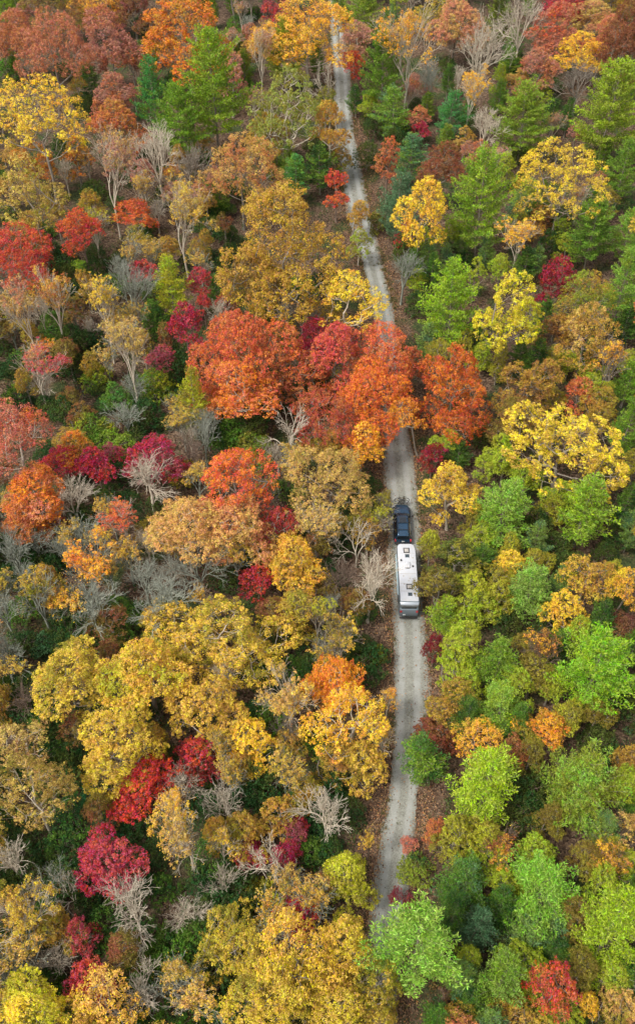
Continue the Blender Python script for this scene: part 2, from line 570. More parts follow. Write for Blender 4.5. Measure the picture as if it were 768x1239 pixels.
def wheel(parent, x, y, r, w, name='wheel'):
    side = 1 if x > 0 else -1
    t = part(name, RUBBER, parent, lambda bm: smooth_lathe(bm, [(r * 0.62, -w / 2), (r * 0.93, -w / 2), (r, -w / 3), (r, w / 3), (r * 0.93, w / 2), (r * 0.62, w / 2)], 24, 'X'))
    t.location = (x, y, r)
    def rim(bm):
        smooth_lathe(bm, [(r * 0.60, -w * .3), (r * 0.60, w * 0.42), (r * 0.53, w * 0.46)], 20, 'X') if side > 0 else smooth_lathe(bm, [(r * 0.53, -w * .46), (r * 0.60, -w * 0.42), (r * 0.60, w * 0.3)], 20, 'X')
        for k in range(5):
            a = 2 * math.pi * k / 5
            box(bm, (side * w * 0.5, math.cos(a) * r * 0.3, math.sin(a) * r * 0.3), (0.03, 0.08, r * 0.5), 0, Matrix.Rotation(a - math.pi / 2, 3, 'X'))
    part('rim', ALLOY, t, rim)


def build_suv():
    root = link('suv', None)
    tag(root, 'dark navy SUV with two bicycles on its nose, towing the white trailer', 'car')
    def body(bm):
        st = [(-2.46, .80, .80, .52, .98), (-2.42, .90, .88, .42, 1.04), (-2.25, .96, .93, .34, 1.08), (-1.0, 1.0, .95, .30, 1.09), (0.3, 1.0, .95, .30, 1.09),
              (1.05, 1.0, .94, .30, 1.08), (1.8, .98, .90, .32, 1.02), (2.25, .93, .82, .36, .95), (2.42, .82, .72, .44, .86), (2.46, .72, .64, .50, .80)]
        loft(bm, [rrect(a, b, z0, z1, 0.09, y) for y, a, b, z0, z1 in st])
    part('body', NAVY, root, body)
    def hood(bm):
        rows = [(1.06, .78, 1.105), (1.4, .77, 1.105), (1.9, .72, 1.06), (2.25, .62, .99), (2.36, .55, .945)]
        rings = []
        for y, hw, z in rows:
            rings.append([(-hw, y, z - .06), (-hw, y, z - 0.012), (-hw * .55, y, z + .025), (0, y, z + .012), (hw * .55, y, z + .025), (hw, y, z - 0.012), (hw, y, z - .06)])
        loft(bm, rings)
    part('hood', NAVY, root, hood)
    def cabin(bm):
        # inner shell of the greenhouse: pillars and sills in paint, glazing proud of it
        st = [(1.10, .86, .80, 1.02, 1.10), (0.80, .88, .70, 1.02, 1.36), (0.36, .90, .63, 1.02, 1.70), (0.1, .90, .63, 1.02, 1.76), (-1.0, .90, .63, 1.02, 1.77), (-1.95, .89, .62, 1.02, 1.74), (-2.2, .86, .62, 1.02, 1.60), (-2.40, .82, .72, 1.02, 1.12)]
        loft(bm, [rrect(a, b, z0, z1, 0.035, y) for y, a, b, z0, z1 in st])
    part('cabin', NAVY, root, cabin)
    def roof(bm):
        st = [(0.36, .55, 1.70), (0.1, .59, 1.765), (-1.0, .60, 1.78), (-1.95, .58, 1.755), (-2.36, .53, 1.70)]
        loft(bm, [[(-hw, y, z - .03), (-hw, y, z + .012), (-hw * .5, y, z + .04), (0, y, z + .048), (hw * .5, y, z + .04), (hw, y, z + .012), (hw, y, z - .03)] for y, hw, z in st])
    rf = part('roof', NAVY, root, roof)
    part('sunroof', GLASS, rf, lambda bm: box(bm, (0, -0.25, 1.826), (.8, .75, .012), .004))
    for s in (-1, 1):
        def rail(bm, s=s):
            tube(bm, [(s * .53, 0.05, 1.79), (s * .54, -.1, 1.88), (s * .55, -1.0, 1.895), (s * .53, -1.85, 1.875), (s * .52, -2.0, 1.78)], .022)
        part('roof_rail', BLACK, rf, rail)
    for y in (-0.72, -1.62):
        part('crossbar', BLACK, rf, lambda bm, y=y: box(bm, (0, y, 1.895), (1.12, .055, .03), .01))
    # windscreen, back light, side lights
    part('windshield', GLASS, root, lambda bm: quad_slab(bm, [(-.76, 1.09, 1.12), (.76, 1.09, 1.12), (.57, .42, 1.69), (-.57, .42, 1.69)], .018))
    part('rear_window', GLASS, root, lambda bm: quad_slab(bm, [(.68, -2.415, 1.14), (-.68, -2.415, 1.14), (-.58, -2.24, 1.62), (.58, -2.24, 1.62)], .016))
    for s in (-1, 1):
        for y0, y1, t0, t1 in ((0.86, -.12, 0.32, -.14), (-.2, -1.12, -.22, -1.12), (-1.2, -2.14, -1.2, -1.98)):
            def win(bm, s=s, y0=y0, y1=y1, t0=t0, t1=t1):
                q = [(s * .893, y0, 1.12), (s * .893, y1, 1.12), (s * .672, t1, 1.66), (s * .672, t0, 1.66)]
                quad_slab(bm, q if s < 0 else q[::-1], .014)
            part('side_window', GLASS, root, win)
        for y0, y1 in ((0.92, -.14), (-.18, -1.15)):
            def door(bm, s=s, y0=y0, y1=y1):
                loft(bm, [[(s * .965, y, .42), (s * 1.008, y, .5), (s * 1.012, y, .8), (s * .985, y, 1.0), (s * .95, y, 1.07), (s * .90, y, 1.0), (s * .93, y, .5)] for y in (y0, (y0 + y1) / 2, y1)])
            d = part('door', NAVY, root, door)
            part('handle', ALLOY, d, lambda bm, s=s, y1=y1: box(bm, (s * 1.01, y1 + .18, .92), (.035, .2, .03), .01))
        def mirror(bm, s=s):
            loft(bm, [rrect(.11 * k, .10 * k, 1.05 - .08 * k + .06, 1.05 + .1 * k + .06, .03 * k, yy) for yy, k in ((.62, .7), (.68, 1.0), (.80, .85))])
            for v in bm.verts: v.co.x += s * 1.17
            tube(bm, [(s * .88, .70, 1.09), (s * 1.1, .71, 1.10)], .028)
        part('side_mirror', BLACK, root, mirror)
        part('headlight', HEADLAMP, root, lambda bm, s=s: loft(bm, [[(s * a, y, z) for a, y, z in r] for r in ([(.56, 2.44, .68), (.56, 2.40, .82), (.54, 2.3, .86)], [(.72, 2.44, .68), (.76, 2.38, .83), (.74, 2.28, .88)], [(.87, 2.28, .70), (.90, 2.2, .86), (.85, 2.1, .92)])]))
        part('taillight', REDLAMP, root, lambda bm, s=s: loft(bm, [rrect(.10, .10, .82, 1.08, .03, y) for y in (-2.49, -2.46, -2.30)]) or [setattr(v.co, 'x', v.co.x + s * .84) for v in bm.verts])
        for y in (1.55, -1.5):
            wheel(root, s * .88, y, .39, .26)
            part('fender_flare', BLACK, root, lambda bm, s=s, y=y: tube(bm, [(s * .985, y + .46 * math.cos(a), .38 + .46 * math.sin(a)) for a in [math.pi * k / 10 for k in range(11)]], .035))
    part('grille', BLACK, root, lambda bm: [box(bm, (0, 2.455, .56 + .07 * k), (1.0, .04, .045), .01) for k in range(4)])
    part('front_bumper', BLACK, root, lambda bm: loft(bm, [rrect(hw, hw, .38, .56, .05, y) for y, hw in ((2.2, .96), (2.45, .88), (2.56, .70))]))
    part('rear_bumper', BLACK, root, lambda bm: loft(bm, [rrect(hw, hw, .40, .62, .05, y) for y, hw in ((-2.60, .74), (-2.52, .90), (-2.3, .97))]))
    part('licence_plate', PLATE, root, lambda bm: box(bm, (0, -2.475, .86), (.32, .012, .16), .003))
    wp = part('wiper', BLACK, root, lambda bm: [tube(bm, [(-.5 + .6 * k, 1.12, 1.14), (-.02 + .6 * k, 1.02, 1.23)], .012) for k in range(2)])
    def rack(bm):
        box(bm, (0, 2.74, .52), (.07, .75, .07), .01)
        box(bm, (0, 2.76, .60), (1.5, .07, .05), .01); box(bm, (0, 3.02, .60), (1.5, .07, .05), .01)
        tube(bm, [(0, 2.89, .55), (0, 2.89, 1.25)], .03)
        for yy in (2.76, 3.02):
            tube(bm, [(-.66, yy, .64), (-.40, yy, .60)], .05); tube(bm, [(.66, yy, .64), (.40, yy, .60)], .05)
        tube(bm, [(0, 2.72, 1.22), (0, 3.06, 1.22)], .022)
    part('bicycle_rack', BLACK, root, rack)
    part('tow_hitch', BLACK, root, lambda bm: (box(bm, (0, -2.68, .45), (.07, .35, .07), .01), smooth_lathe(bm, [(.02, .48), (.035, .52), (.03, .58)], 10, 'Z', (0, -2.82, 0))))
    return root


def build_bicycle(label, frame_mat, y, flip):
    """Stands crosswise on the rack in front of the car; local x runs along the bicycle."""
    root = link('bicycle', None)
    tag(root, label, 'bicycle', 'bicycles on the front rack')
    R = .34
    for sx in (-1, 1):
        w = part('wheel', RUBBER, root, lambda bm, sx=sx: tube(bm, [(sx * .54 + R * math.cos(a), 0, R + R * math.sin(a)) for a in [2 * math.pi * k / 28 for k in range(28)]], .036, 6, True))
        part('rim', ALLOY, w, lambda bm, sx=sx: tube(bm, [(sx * .54 + .305 * math.cos(a), 0, R + .305 * math.sin(a)) for a in [2 * math.pi * k / 28 for k in range(28)]], .012, 5, True))
        def spokes(bm, sx=sx):
            for k in range(14):
                a = 2 * math.pi * k / 14
                tube(bm, [(sx * .54, 0, R), (sx * .54 + .305 * math.cos(a), 0, R + .305 * math.sin(a))], .004, 3)
            smooth_lathe(bm, [(.03, -.05), (.03, .05)], 8, 'Y', (sx * .54, 0, R))
        part('spokes', ALLOY, w, spokes)
    def frame(bm):
        bb, seat, head, rear, front = (-.08, 0, .30), (-.20, 0, .80), (.36, 0, .84), (-.54, 0, R), (.54, 0, R)
        for a, b, r in ((bb, seat, .022), (bb, head, .026), ((-.18, 0, .74), (.35, 0, .80), .022), (bb, rear, .016), ((-.18, 0, .74), rear, .014), ((.34, 0, .90), (.40, 0, .70), .024), ((.40, 0, .70), front, .018)):
            tube(bm, [a, b], r)
    part('frame', frame_mat, root, frame)
    part('saddle', BLACK, root, lambda bm: loft(bm, [[(x, -w, .90), (x, -w * .6, .94), (x, w * .6, .94), (x, w, .90)] for x, w in ((-.36, .07), (-.28, .075), (-.16, .035), (-.06, .02))]))
    part('handlebar', BLACK, root, lambda bm: tube(bm, [(.26, -.30, .99), (.33, -.22, .99), (.35, 0, .97), (.33, .22, .99), (.26, .30, .99)], .016))
    def crank(bm):
        smooth_lathe(bm, [(.09, -.03), (.09, -.045)][::-1], 14, 'Y', (-.08, 0, .30))
        tube(bm, [(-.08, -.06, .30), (.06, -.06, .20)], .012); tube(bm, [(-.08, .06, .30), (-.22, .06, .40)], .012)
        box(bm, (.06, -.11, .20), (.09, .08, .02)); box(bm, (-.22, .11, .40), (.09, .08, .02))
    part('crank', BLACK, root, crank)
    return root


def build_trailer():
    root = link('travel_trailer', None)
    tag(root, 'white travel trailer with vents on its roof, towed along the gravel road', 'trailer')
    L, HW, ZR = 4.5, 1.16, 3.02
    def prof(y, hw, z0, z1, r=.10):
        return rrect(hw, hw, z0, z1, r, y)
    def body(bm):
        st = [(-4.50, 1.02, .72, 2.72), (-4.42, 1.12, .60, 2.90), (-4.2, HW, .52, ZR - .06), (-1.5, HW, .50, ZR), (2.5, HW, .50, ZR), (3.7, HW, .52, ZR - .01), (4.12, 1.06, .62, ZR - .04), (4.38, .92, .85, ZR - .14), (4.52, .80, 1.15, ZR - .32)]
        loft(bm, [prof(y, hw, a, b) for y, hw, a, b in st])
    part('body', GREY_SIDE, root, body)
    def roof(bm):
        plan = [(-1.03, -4.16), (1.03, -4.16), (1.06, -3.9), (1.07, 3.3), (1.04, 3.72), (.86, 4.2), (.62, 4.36), (-.66, 4.36), (-.92, 4.24), (-1.06, 3.85), (-1.07, 3.3), (-1.06, -3.9)]
        lo = [(x, y, ZR - .05) for x, y in plan]; mid = [(x, y, ZR + .02) for x, y in plan]; hi = [(x * .96, y * .985, ZR + .05) for x, y in plan]
        loft(bm, [lo, mid, hi])
    rf = part('roof', WHITE, root, roof)
    for s in (-1, 1):
        part('gutter', VENT, rf, lambda bm, s=s: box(bm, (s * 1.105, -.2, ZR - .015), (.035, 8.0, .07), .01))
    for y in (2.9, 1.55, -.2, -1.65, -2.75):
        part('roof_seam', VENT_LID, rf, lambda bm, y=y: box(bm, (0, y, ZR + .052), (1.98, .05, .012), .003))
    for y, x in ((3.30, -.02), (-2.15, .06)):                       # two big crank-up vents
        v = part('roof_vent', VENT, rf, lambda bm, x=x, y=y: ([box(bm, (x + dx, y + dy, ZR + .10), (sx, sy, .11), .015) for dx, dy, sx, sy in ((0, .31, .72, .10), (0, -.31, .72, .10), (.31, 0, .10, .52), (-.31, 0, .10, .52))]))
        part('vent_lid', VENT_LID, v, lambda bm, x=x, y=y: box(bm, (x, y, ZR + .115), (.5, .5, .07), .03))
    for y, x in ((2.48, .04), (-3.22, .10)):                        # smoked skylights
        part('skylight', SKYL, rf, lambda bm, x=x, y=y: loft(bm, [[(x + a * s_, y + b * t_, z) for a, b in ((-1, -1), (1, -1), (1, 1), (-1, 1))] for s_, t_, z in ((.24, .24, ZR + .045), (.24, .24, ZR + .09), (.19, .19, ZR + .13))]))
    for x, y in ((-.72, 1.75), (.62, .85)):
        part('vent_pipe', BLACK, rf, lambda bm, x=x, y=y: smooth_lathe(bm, [(.10, ZR + .04), (.10, ZR + .07), (.06, ZR + .08), (.06, ZR + .16), (.11, ZR + .17), (.10, ZR + .22)], 12, 'Z', (x, y, 0)))
    def ac(bm):
        st = [(-.46, .30, .06), (-.40, .34, .20), (.25, .36, .24), (.42, .30, .16), (.50, .24, .06)]
        loft(bm, [[(-hw, 1.08 + y, ZR + .045), (-hw, 1.08 + y, ZR + h * .7), (-hw * .8, 1.08 + y, ZR + h), (hw * .8, 1.08 + y, ZR + h), (hw, 1.08 + y, ZR + h * .7), (hw, 1.08 + y, ZR + .045)] for y, hw, h in st])
    acu = part('air_conditioner', WHITE, rf, ac)
    part('grille', VENT, acu, lambda bm: box(bm, (0, .57, ZR + .10), (.55, .03, .1), .01))
    for i, (x, y) in enumerate(((-.55, -.55), (.2, -.9), (-.5, -1.75), (.70, 2.2), (.05, -1.25))):
        part('roof_patch', VENT_LID, rf, lambda bm, x=x, y=y: box(bm, (x, y, ZR + .056), (.16, .16, .03), .01))
    # rear: pale cap lip, dark band of window, bumper, lamps
    part('rear_cap', TRIM, root, lambda bm: loft(bm, [rrect(hw, hw, z0, z1, .05, y) for y, hw, z0, z1 in ((-4.62, 1.0, 2.62, 2.80), (-4.54, 1.06, 2.58, 2.90), (-4.30, 1.12, 2.6, ZR + .01))]), label='pale lip above the rear window')
    part('rear_window', GLASS, root, lambda bm: box(bm, (0, -4.53, 2.28), (1.7, .05, .50), .02))
    part('rear_panel', GREY_DARK, root, lambda bm: loft(bm, [rrect(hw, hw, z0, z1, .08, y) for y, hw, z0, z1 in ((-4.66, .98, .70, 1.96), (-4.60, 1.08, .62, 2.0), (-4.35, 1.165, .56, 2.0))]))
    for s in (-1, 1):
        part('taillight', REDLAMP, root, lambda bm, s=s: box(bm, (s * .93, -4.68, 1.62), (.26, .06, .36), .02))
        part('stripe', GREY_DARK, root, lambda bm, s=s: box(bm, (s * 1.163, -.3, 1.35), (.012, 7.2, .28)))
        for y in (-.9, -1.8):
            wheel(root, s * 1.02, y, .37, .24)
        def arch(bm, s=s):
            tube(bm, [(s * 1.15, -1.35 + 1.05 * math.cos(a), .45 + .5 * math.sin(a)) for a in [math.pi * k / 12 for k in range(13)]], .05)
        part('wheel_arch', BLACK, root, arch)
        for y, w in ((2.7, .9), (.6, 1.1), (-3.2, .9)):
            if s > 0 and y == .6: continue
            wd = part('window', GLASS, root, lambda bm, s=s, y=y, w=w: box(bm, (s * 1.162, y, 2.05), (.03, w, .62), .012))
            part('window_frame', BLACK, wd, lambda bm, s=s, y=y, w=w: [box(bm, (s * 1.166, y + dy, 2.05 + dz), (.03, sy, sz)) for dy, dz, sy, sz in ((0, .33, w + .08, .05), (0, -.33, w + .08, .05), (w / 2 + .02, 0, .05, .62), (-w / 2 - .02, 0, .05, .62))])
    d = part('door', GREY_SIDE, root, lambda bm: box(bm, (1.168, .9, 1.60), (.03, .72, 1.9), .01))
    part('handle', BLACK, d, lambda bm: box(bm, (1.195, .62, 1.55), (.03, .06, .18), .01))
    aw = part('awning', AWN, root, lambda bm: smooth_lathe(bm, [(.06, -3.05), (.10, -3.0), (.10, 2.9), (.06, 2.95)], 12, 'Y', (-1.26, 0, 2.70)))
    for y in (-3.05, 2.95):
        part('awning_arm', TRIM, aw, lambda bm, y=y: (box(bm, (-1.21, y, 2.0), (.06, .07, 1.6), .01), box(bm, (-1.22, y, 2.70), (.18, .07, .14), .01)))
    part('rear_bumper', BLACK, root, lambda bm: box(bm, (0, -4.80, .56), (2.1, .14, .14), .03))
    part('licence_plate', PLATE, root, lambda bm: box(bm, (-.55, -4.685, 1.0), (.30, .03, .15), .003))
    def tongue(bm):
        for s in (-1, 1):
            a, b = Vector((s * .75, 4.1, .52)), Vector((s * .06, 5.55, .50))
            tube(bm, [a, b], .06, 4)
        box(bm, (0, 5.7, .52), (.14, .4, .12), .02)
        tube(bm, [(0, 5.45, .35), (0, 5.45, 1.0)], .04)
    tg = part('tow_frame', BLACK, root, tongue)
    for s in (-1, 1):
        part('propane_bottle', VENT_LID, tg, lambda bm, s=s: smooth_lathe(bm, [(.10, .56), (.15, .60), (.155, .95), (.11, 1.06), (.04, 1.08), (.04, 1.14)], 14, 'Z', (s * .18, 4.75, 0)))
    return root


def heading(p, q):
    d = q - p
    return math.atan2(-d.x, d.y)


_tf, _tr = at(490.8, 660.5, 3.02), at(495.2, 729.6, 3.02)
trailer = build_trailer()
_mid = (_tf + _tr) / 2
trailer.location = (_mid.x, _mid.y, 0.02)
TRAILER_H = heading(_tr, _tf)
trailer.rotation_euler = (0, 0, TRAILER_H)
_k = (_tf - _tr).length / 8.52
trailer.scale = (_k, _k, _k)

suv = build_suv()
_sf, _sr = at(484.9, 612.5, 0.9), at(487.6, 650.5, 1.75)
_c = at(486.3, 631.2, 1.2)
suv.location = (_c.x, _c.y, 0.02)
SUV_H = heading(_sr, Vector((_sf.x, _sf.y, _sr.z)))
suv.rotation_euler = (0, 0, SUV_H)
suv.scale = (1.22, 1.34, 1.12)
RED_F = solid('crimson_enamel', (0.05, 0.012, 0.016), 0.3, coat=0.6)
GRY_F = solid('graphite_enamel', (0.03, 0.035, 0.04), 0.3, coat=0.6)
for i, (lab, fm, dy, dx, fl) in enumerate((('dark bicycle on the front rack next to the SUV grille', GRY_F, 2.76, -.06, 0), ('dark bicycle on the outer slot of the front rack, first up the road', RED_F, 3.02, .10, 1))):
    b = build_bicycle(lab, fm, dy, fl)
    M = Matrix.Rotation(SUV_H, 4, 'Z')
    p = suv.location + M @ Vector((dx * 1.2, dy * 1.34, .72))
    b.location = p
    b.rotation_euler = (0, 0, SUV_H + (math.pi if fl else 0))
    b.scale = (1.15, 1.15, 1.15)


# ------------------------------------------------------------------ tree prototypes
def unit(v):
    return v / np.maximum(np.linalg.norm(v, axis=-1, keepdims=True), 1e-9)


def leaves_mesh(name, pos, nrm, size, rng, mat, aspect=0.62, bend=0.25):
    """One small wedge-shaped leaf spray per point."""
    n = len(pos)
    r = unit(rng.normal(size=(n, 3)))
    u = unit(np.cross(nrm, r))                      # along the leaf
    w = np.cross(nrm, u)
    s = (size * rng.uniform(0.5, 1.0, n) * rng.choice([0.8, 1.0, 1.5], n))[:, None]
    a = pos - u * s * 0.5
    e = pos + u * s * 0.35 + nrm * s * bend * 0.3
    b = e + w * s * aspect * 0.55
    d = e - w * s * aspect * 0.55
    V = np.stack([a, b, d], 1).reshape(-1, 3)
    F = np.arange(3 * n).reshape(n, 3)
    return mesh_from(name, V, F, mat)


def skeleton(targets, trunk_top, rng, step=0.7, wander=0.10, rise=0.35, pen=2.0, fork=None):
    """Grows a trunk and then one limb to each target from the cheapest place on what has grown so far. Returns nodes and parents."""
    n0 = max(3, int(trunk_top / 0.8))
    P = [np.zeros(3)]; par = [-1]; plen = [0.0]
    dx = np.zeros(2)
    for i in range(1, n0 + 1):
        dx = dx * 0.8 + rng.normal(0, wander * 0.35, 2)
        p = P[-1] + np.array([dx[0], dx[1], trunk_top / n0])
        P.append(p); par.append(i - 1); plen.append(plen[-1] + trunk_top / n0)
    order = np.argsort(np.hypot(targets[:, 0], targets[:, 1]) * 0.5 + targets[:, 2] * 0.5 + rng.uniform(0, 2.5, len(targets)))
    cap = len(P) + 8000
    A = np.zeros((cap, 3)); A[:len(P)] = P
    PL = np.zeros(cap); PL[:len(P)] = plen
    N = len(P)
    par = list(par)
    zmin = trunk_top * 0.35
    for ti in order:
        t = targets[ti]
        d = t - A[:N]
        hd = np.hypot(d[:, 0], d[:, 1]); dist = np.sqrt(hd ** 2 + d[:, 2] ** 2)
        cost = dist + pen * np.maximum(0, A[:N, 2] - (t[2] - 0.55 * hd)) + 0.12 * PL[:N] + np.where(A[:N, 2] < min(zmin, t[2] * 0.3), 50, 0)
        i = int(cost.argmin())
        p0 = A[i].copy()
        L = dist[i]
        k = max(1, int(math.ceil(L / step)))
        ctrl = np.array([p0[0] * 0.45 + t[0] * 0.55, p0[1] * 0.45 + t[1] * 0.55, p0[2] + rise * (t[2] - p0[2])])
        ctrl = ctrl + rng.normal(0, wander * L * 0.35, 3)
        prev = i
        for j in range(1, k + 1):
            s = j / k
            q = (1 - s) ** 2 * p0 + 2 * s * (1 - s) * ctrl + s * s * t
            if j < k: q = q + rng.normal(0, wander * 0.55, 3)
            if N >= cap - 1: break
            A[N] = q; PL[N] = PL[prev] + np.linalg.norm(q - A[prev]); par.append(prev)
            prev = N; N += 1
    return A[:N], np.array(par)


def tubes_mesh(name, A, par, r_tip, expo, r_max, mat, sides_big=6, flare=True):
    N = len(A)
    tips = np.zeros(N)
    haskid = np.zeros(N, bool)
    haskid[par[par >= 0]] = True
    tips[~haskid] = 1
    for i in range(N - 1, 0, -1):
        tips[par[i]] += tips[i]
    r = np.minimum(r_tip * tips ** expo, r_max)
    if flare: r = r * (1 + 0.7 * np.exp(-A[:, 2] / 0.45) * (r > r_max * 0.35))
    Vs, Fs, off = [], [], 0
    idx = np.arange(1, N); p = par[1:]
    # a child's foot never thicker than 1.15 x its own radius unless it carries on as the thickest child
    a, b = A[p], A[idx]
    r1 = r[idx]
    main = np.zeros(N, bool)
    best = {}
    for i in range(1, N):
        q = par[i]
        if q not in best or r[i] > r[best[q]]: best[q] = i
    for q, i in best.items(): main[i] = True
    r0 = np.where(main[idx], r[p], np.minimum(r[p], r1 * 1.25))
    d = unit(b - a)
    b = b + d * (r1 * 0.4)[:, None]
    h = np.where(np.abs(d[:, 2:3]) > 0.9, np.array([[1.0, 0, 0]]), np.array([[0, 0, 1.0]]))
    u = unit(np.cross(d, h)); w = np.cross(d, u)
    for big in (True, False):
        m = (r1 > 0.05) if big else (r1 <= 0.05)
        if not m.any(): continue
        k = sides_big if big else 3
        ang = np.arange(k) * 2 * math.pi / k
        c, s = np.cos(ang), np.sin(ang)
        ra = a[m][:, None] + r0[m][:, None, None] * (u[m][:, None] * c[None, :, None] + w[m][:, None] * s[None, :, None])
        rb = b[m][:, None] + r1[m][:, None, None] * (u[m][:, None] * c[None, :, None] + w[m][:, None] * s[None, :, None])
        V = np.concatenate([ra, rb], 1).reshape(-1, 3)
        n = m.sum()
        base = (np.arange(n) * 2 * k)[:, None] + off
        kk = np.arange(k)
        F = np.stack([base + kk, base + (kk + 1) % k, base + k + (kk + 1) % k, base + k + kk], 2).reshape(-1, 4)
        Vs.append(V); Fs.append(F); off += len(V)
    return mesh_from(name, np.concatenate(Vs), np.concatenate(Fs), mat, True)


def spaced(cands, dmin, nmax):
    keep = []
    K = np.zeros((nmax, 3)); n = 0
    for c in cands:
        if n >= nmax: break
        if n and ((K[:n] - c) ** 2).sum(1).min() < dmin * dmin: continue
        K[n] = c; n += 1
    return K[:n]


def crown_lobes(rng, a, c, zc, nl, lr):
    """Overlapping domes that make up an uneven crown: centres and radii (horizontal, vertical)."""
    out = [(np.array([rng.normal(0, a * .1), rng.normal(0, a * .1), zc + 0.42 * c]), a * lr * 1.15, c * 0.5)]
    el = rng.uniform(0.82, 1.18)                       # crowns are never round
    for ring, (n, r0, r1, z0, z1) in enumerate(((max(3, nl // 3), .26, .46, .05, .42), (nl, .52, .76, -.85, .10))):
        a0 = rng.uniform(0, 6.28)
        for k in range(n):
            if ring == 1 and rng.uniform() < 0.10: continue
            ang = a0 + 6.28 * k / n + rng.normal(0, 0.30)
            rr = a * rng.uniform(r0, r1)
            R = a * lr * rng.uniform(0.62, 1.12)
            out.append((np.array([rr * math.cos(ang) * el, rr * math.sin(ang) / el, zc + c * rng.uniform(z0, z1)]), R, min(R * rng.uniform(0.8, 1.15), c * 0.6)))
    return out


def lobe_points(rng, lobes, n, low=-0.35, depth=0.8):
    """Points on the outside of the union of the domes, with outward directions."""
    w = np.array([l[1] ** 2 for l in lobes]); w = w / w.sum()
    pts, nrm = [], []
    for (ce, R, V), k in zip(lobes, rng.multinomial(n * 3, w)):
        d = unit(rng.normal(size=(k, 3)))
        d = d[d[:, 2] > low]
        q = ce + d * np.array([R, R, V]) * rng.uniform(depth, 1.0, (len(d), 1))
        inside = np.zeros(len(q), bool)
        for ce2, R2, V2 in lobes:
            if ce2 is ce: continue
            e = (q - ce2) / np.array([R2, R2, V2])
            inside |= (e ** 2).sum(1) < 0.62
        pts.append(q[~inside]); nrm.append(d[~inside])
    P, D = np.concatenate(pts), np.concatenate(nrm)
    o = rng.permutation(len(P))
    return P[o], D[o]


def clump_leaves(rng, centres, outs, rad, per, flat=0.7, inner=0.45):
    """Leaf points of many clumps. Each clump is a handful of sprays (small tight domes of leaves) standing out of a looser body."""
    n = len(centres)
    rad = np.broadcast_to(rad, (n,))
    ns = 6                                             # sprays to a clump
    sd = unit(rng.normal(size=(n, ns, 3)) + outs[:, None] * 0.7 + np.array([0, 0, 0.35]))
    sc = centres[:, None] + sd * (rad[:, None, None] * rng.uniform(0.55, 1.05, (n, ns, 1))) * np.array([1, 1, flat])
    k = max(4, int(per * 0.78 / ns))
    d = unit(rng.normal(size=(n, ns, k, 3)) + sd[:, :, None] * 0.5 + np.array([0, 0, 0.4]))
    sr = rad[:, None, None, None] * 0.44 * rng.uniform(0.7, 1.25, (n, ns, 1, 1))
    p1 = sc[:, :, None] + d * sr * rng.uniform(0.35, 1.0, (n, ns, k, 1)) * np.array([1, 1, 0.75])
    n1 = unit(d + np.array([0, 0, 0.5]) + rng.normal(0, 0.5, d.shape))
    k2 = max(3, int(per * 0.22))
    d2 = unit(rng.normal(size=(n, k2, 3)) + outs[:, None] * 0.3)
    p2 = centres[:, None] + d2 * rad[:, None, None] * rng.uniform(0.2, 1.25, (n, k2, 1)) * np.array([1, 1, flat])
    n2 = unit(d2 + np.array([0, 0, 0.5]) + rng.normal(0, 0.6, d2.shape))
    return np.concatenate([p1.reshape(-1, 3), p2.reshape(-1, 3)]), np.concatenate([n1.reshape(-1, 3), n2.reshape(-1, 3)])


class Proto:
    pass


def proto(kind, size, D, H, zc, cz, trunk, crown):
    p = Proto(); p.kind, p.D, p.H, p.zc, p.c, p.trunk, p.crown = kind, D, H, zc, cz, trunk, crown
    return p


def make_broadleaf(seed, D, H, c, nl, clump, nclump, per, leaf, flat=0.7, expose=0.0, top_only=False, low=-0.35):
    rng = np.random.default_rng(seed)
    a, zc = D / 2, H - c
    lobes = crown_lobes(rng, a, c, zc, nl, 0.36)
    cand, outs = lobe_points(rng, lobes, nclump * 4, low)
    if top_only:
        m = cand[:, 2] > zc - c * 0.45 + rng.uniform(-c * .5, c * 0.35, len(cand))
        cand, outs = cand[m], outs[m]
    K = spaced(cand, clump * 0.98, nclump)
    # outs for the kept ones
    idx = [int(((cand - k) ** 2).sum(1).argmin()) for k in K]
    O = outs[idx]
    rad = clump * rng.uniform(0.65, 1.25, len(K))
    lp, ln = clump_leaves(rng, K, O, rad, per, flat)
    crown = leaves_mesh('crown', lp, ln, leaf, rng, MAT_LEAF)
    tg = K - O * (rad * 0.5)[:, None]
    extra = []
    if expose:                                       # bare twigs showing between the clumps
        e, _ = lobe_points(rng, lobes, int(expose * len(K)), -0.6, 0.45)
        tg = np.concatenate([tg, e[:int(expose * len(K))]])
    A, par = skeleton(tg, H * 0.52, rng)
    trunk = tubes_mesh('trunk', A, par, 0.02, 0.47, 0.017 * H ** 1.02 + 0.02, MAT_BARK)
    return proto('B', D, D, H, zc, c, trunk, crown)


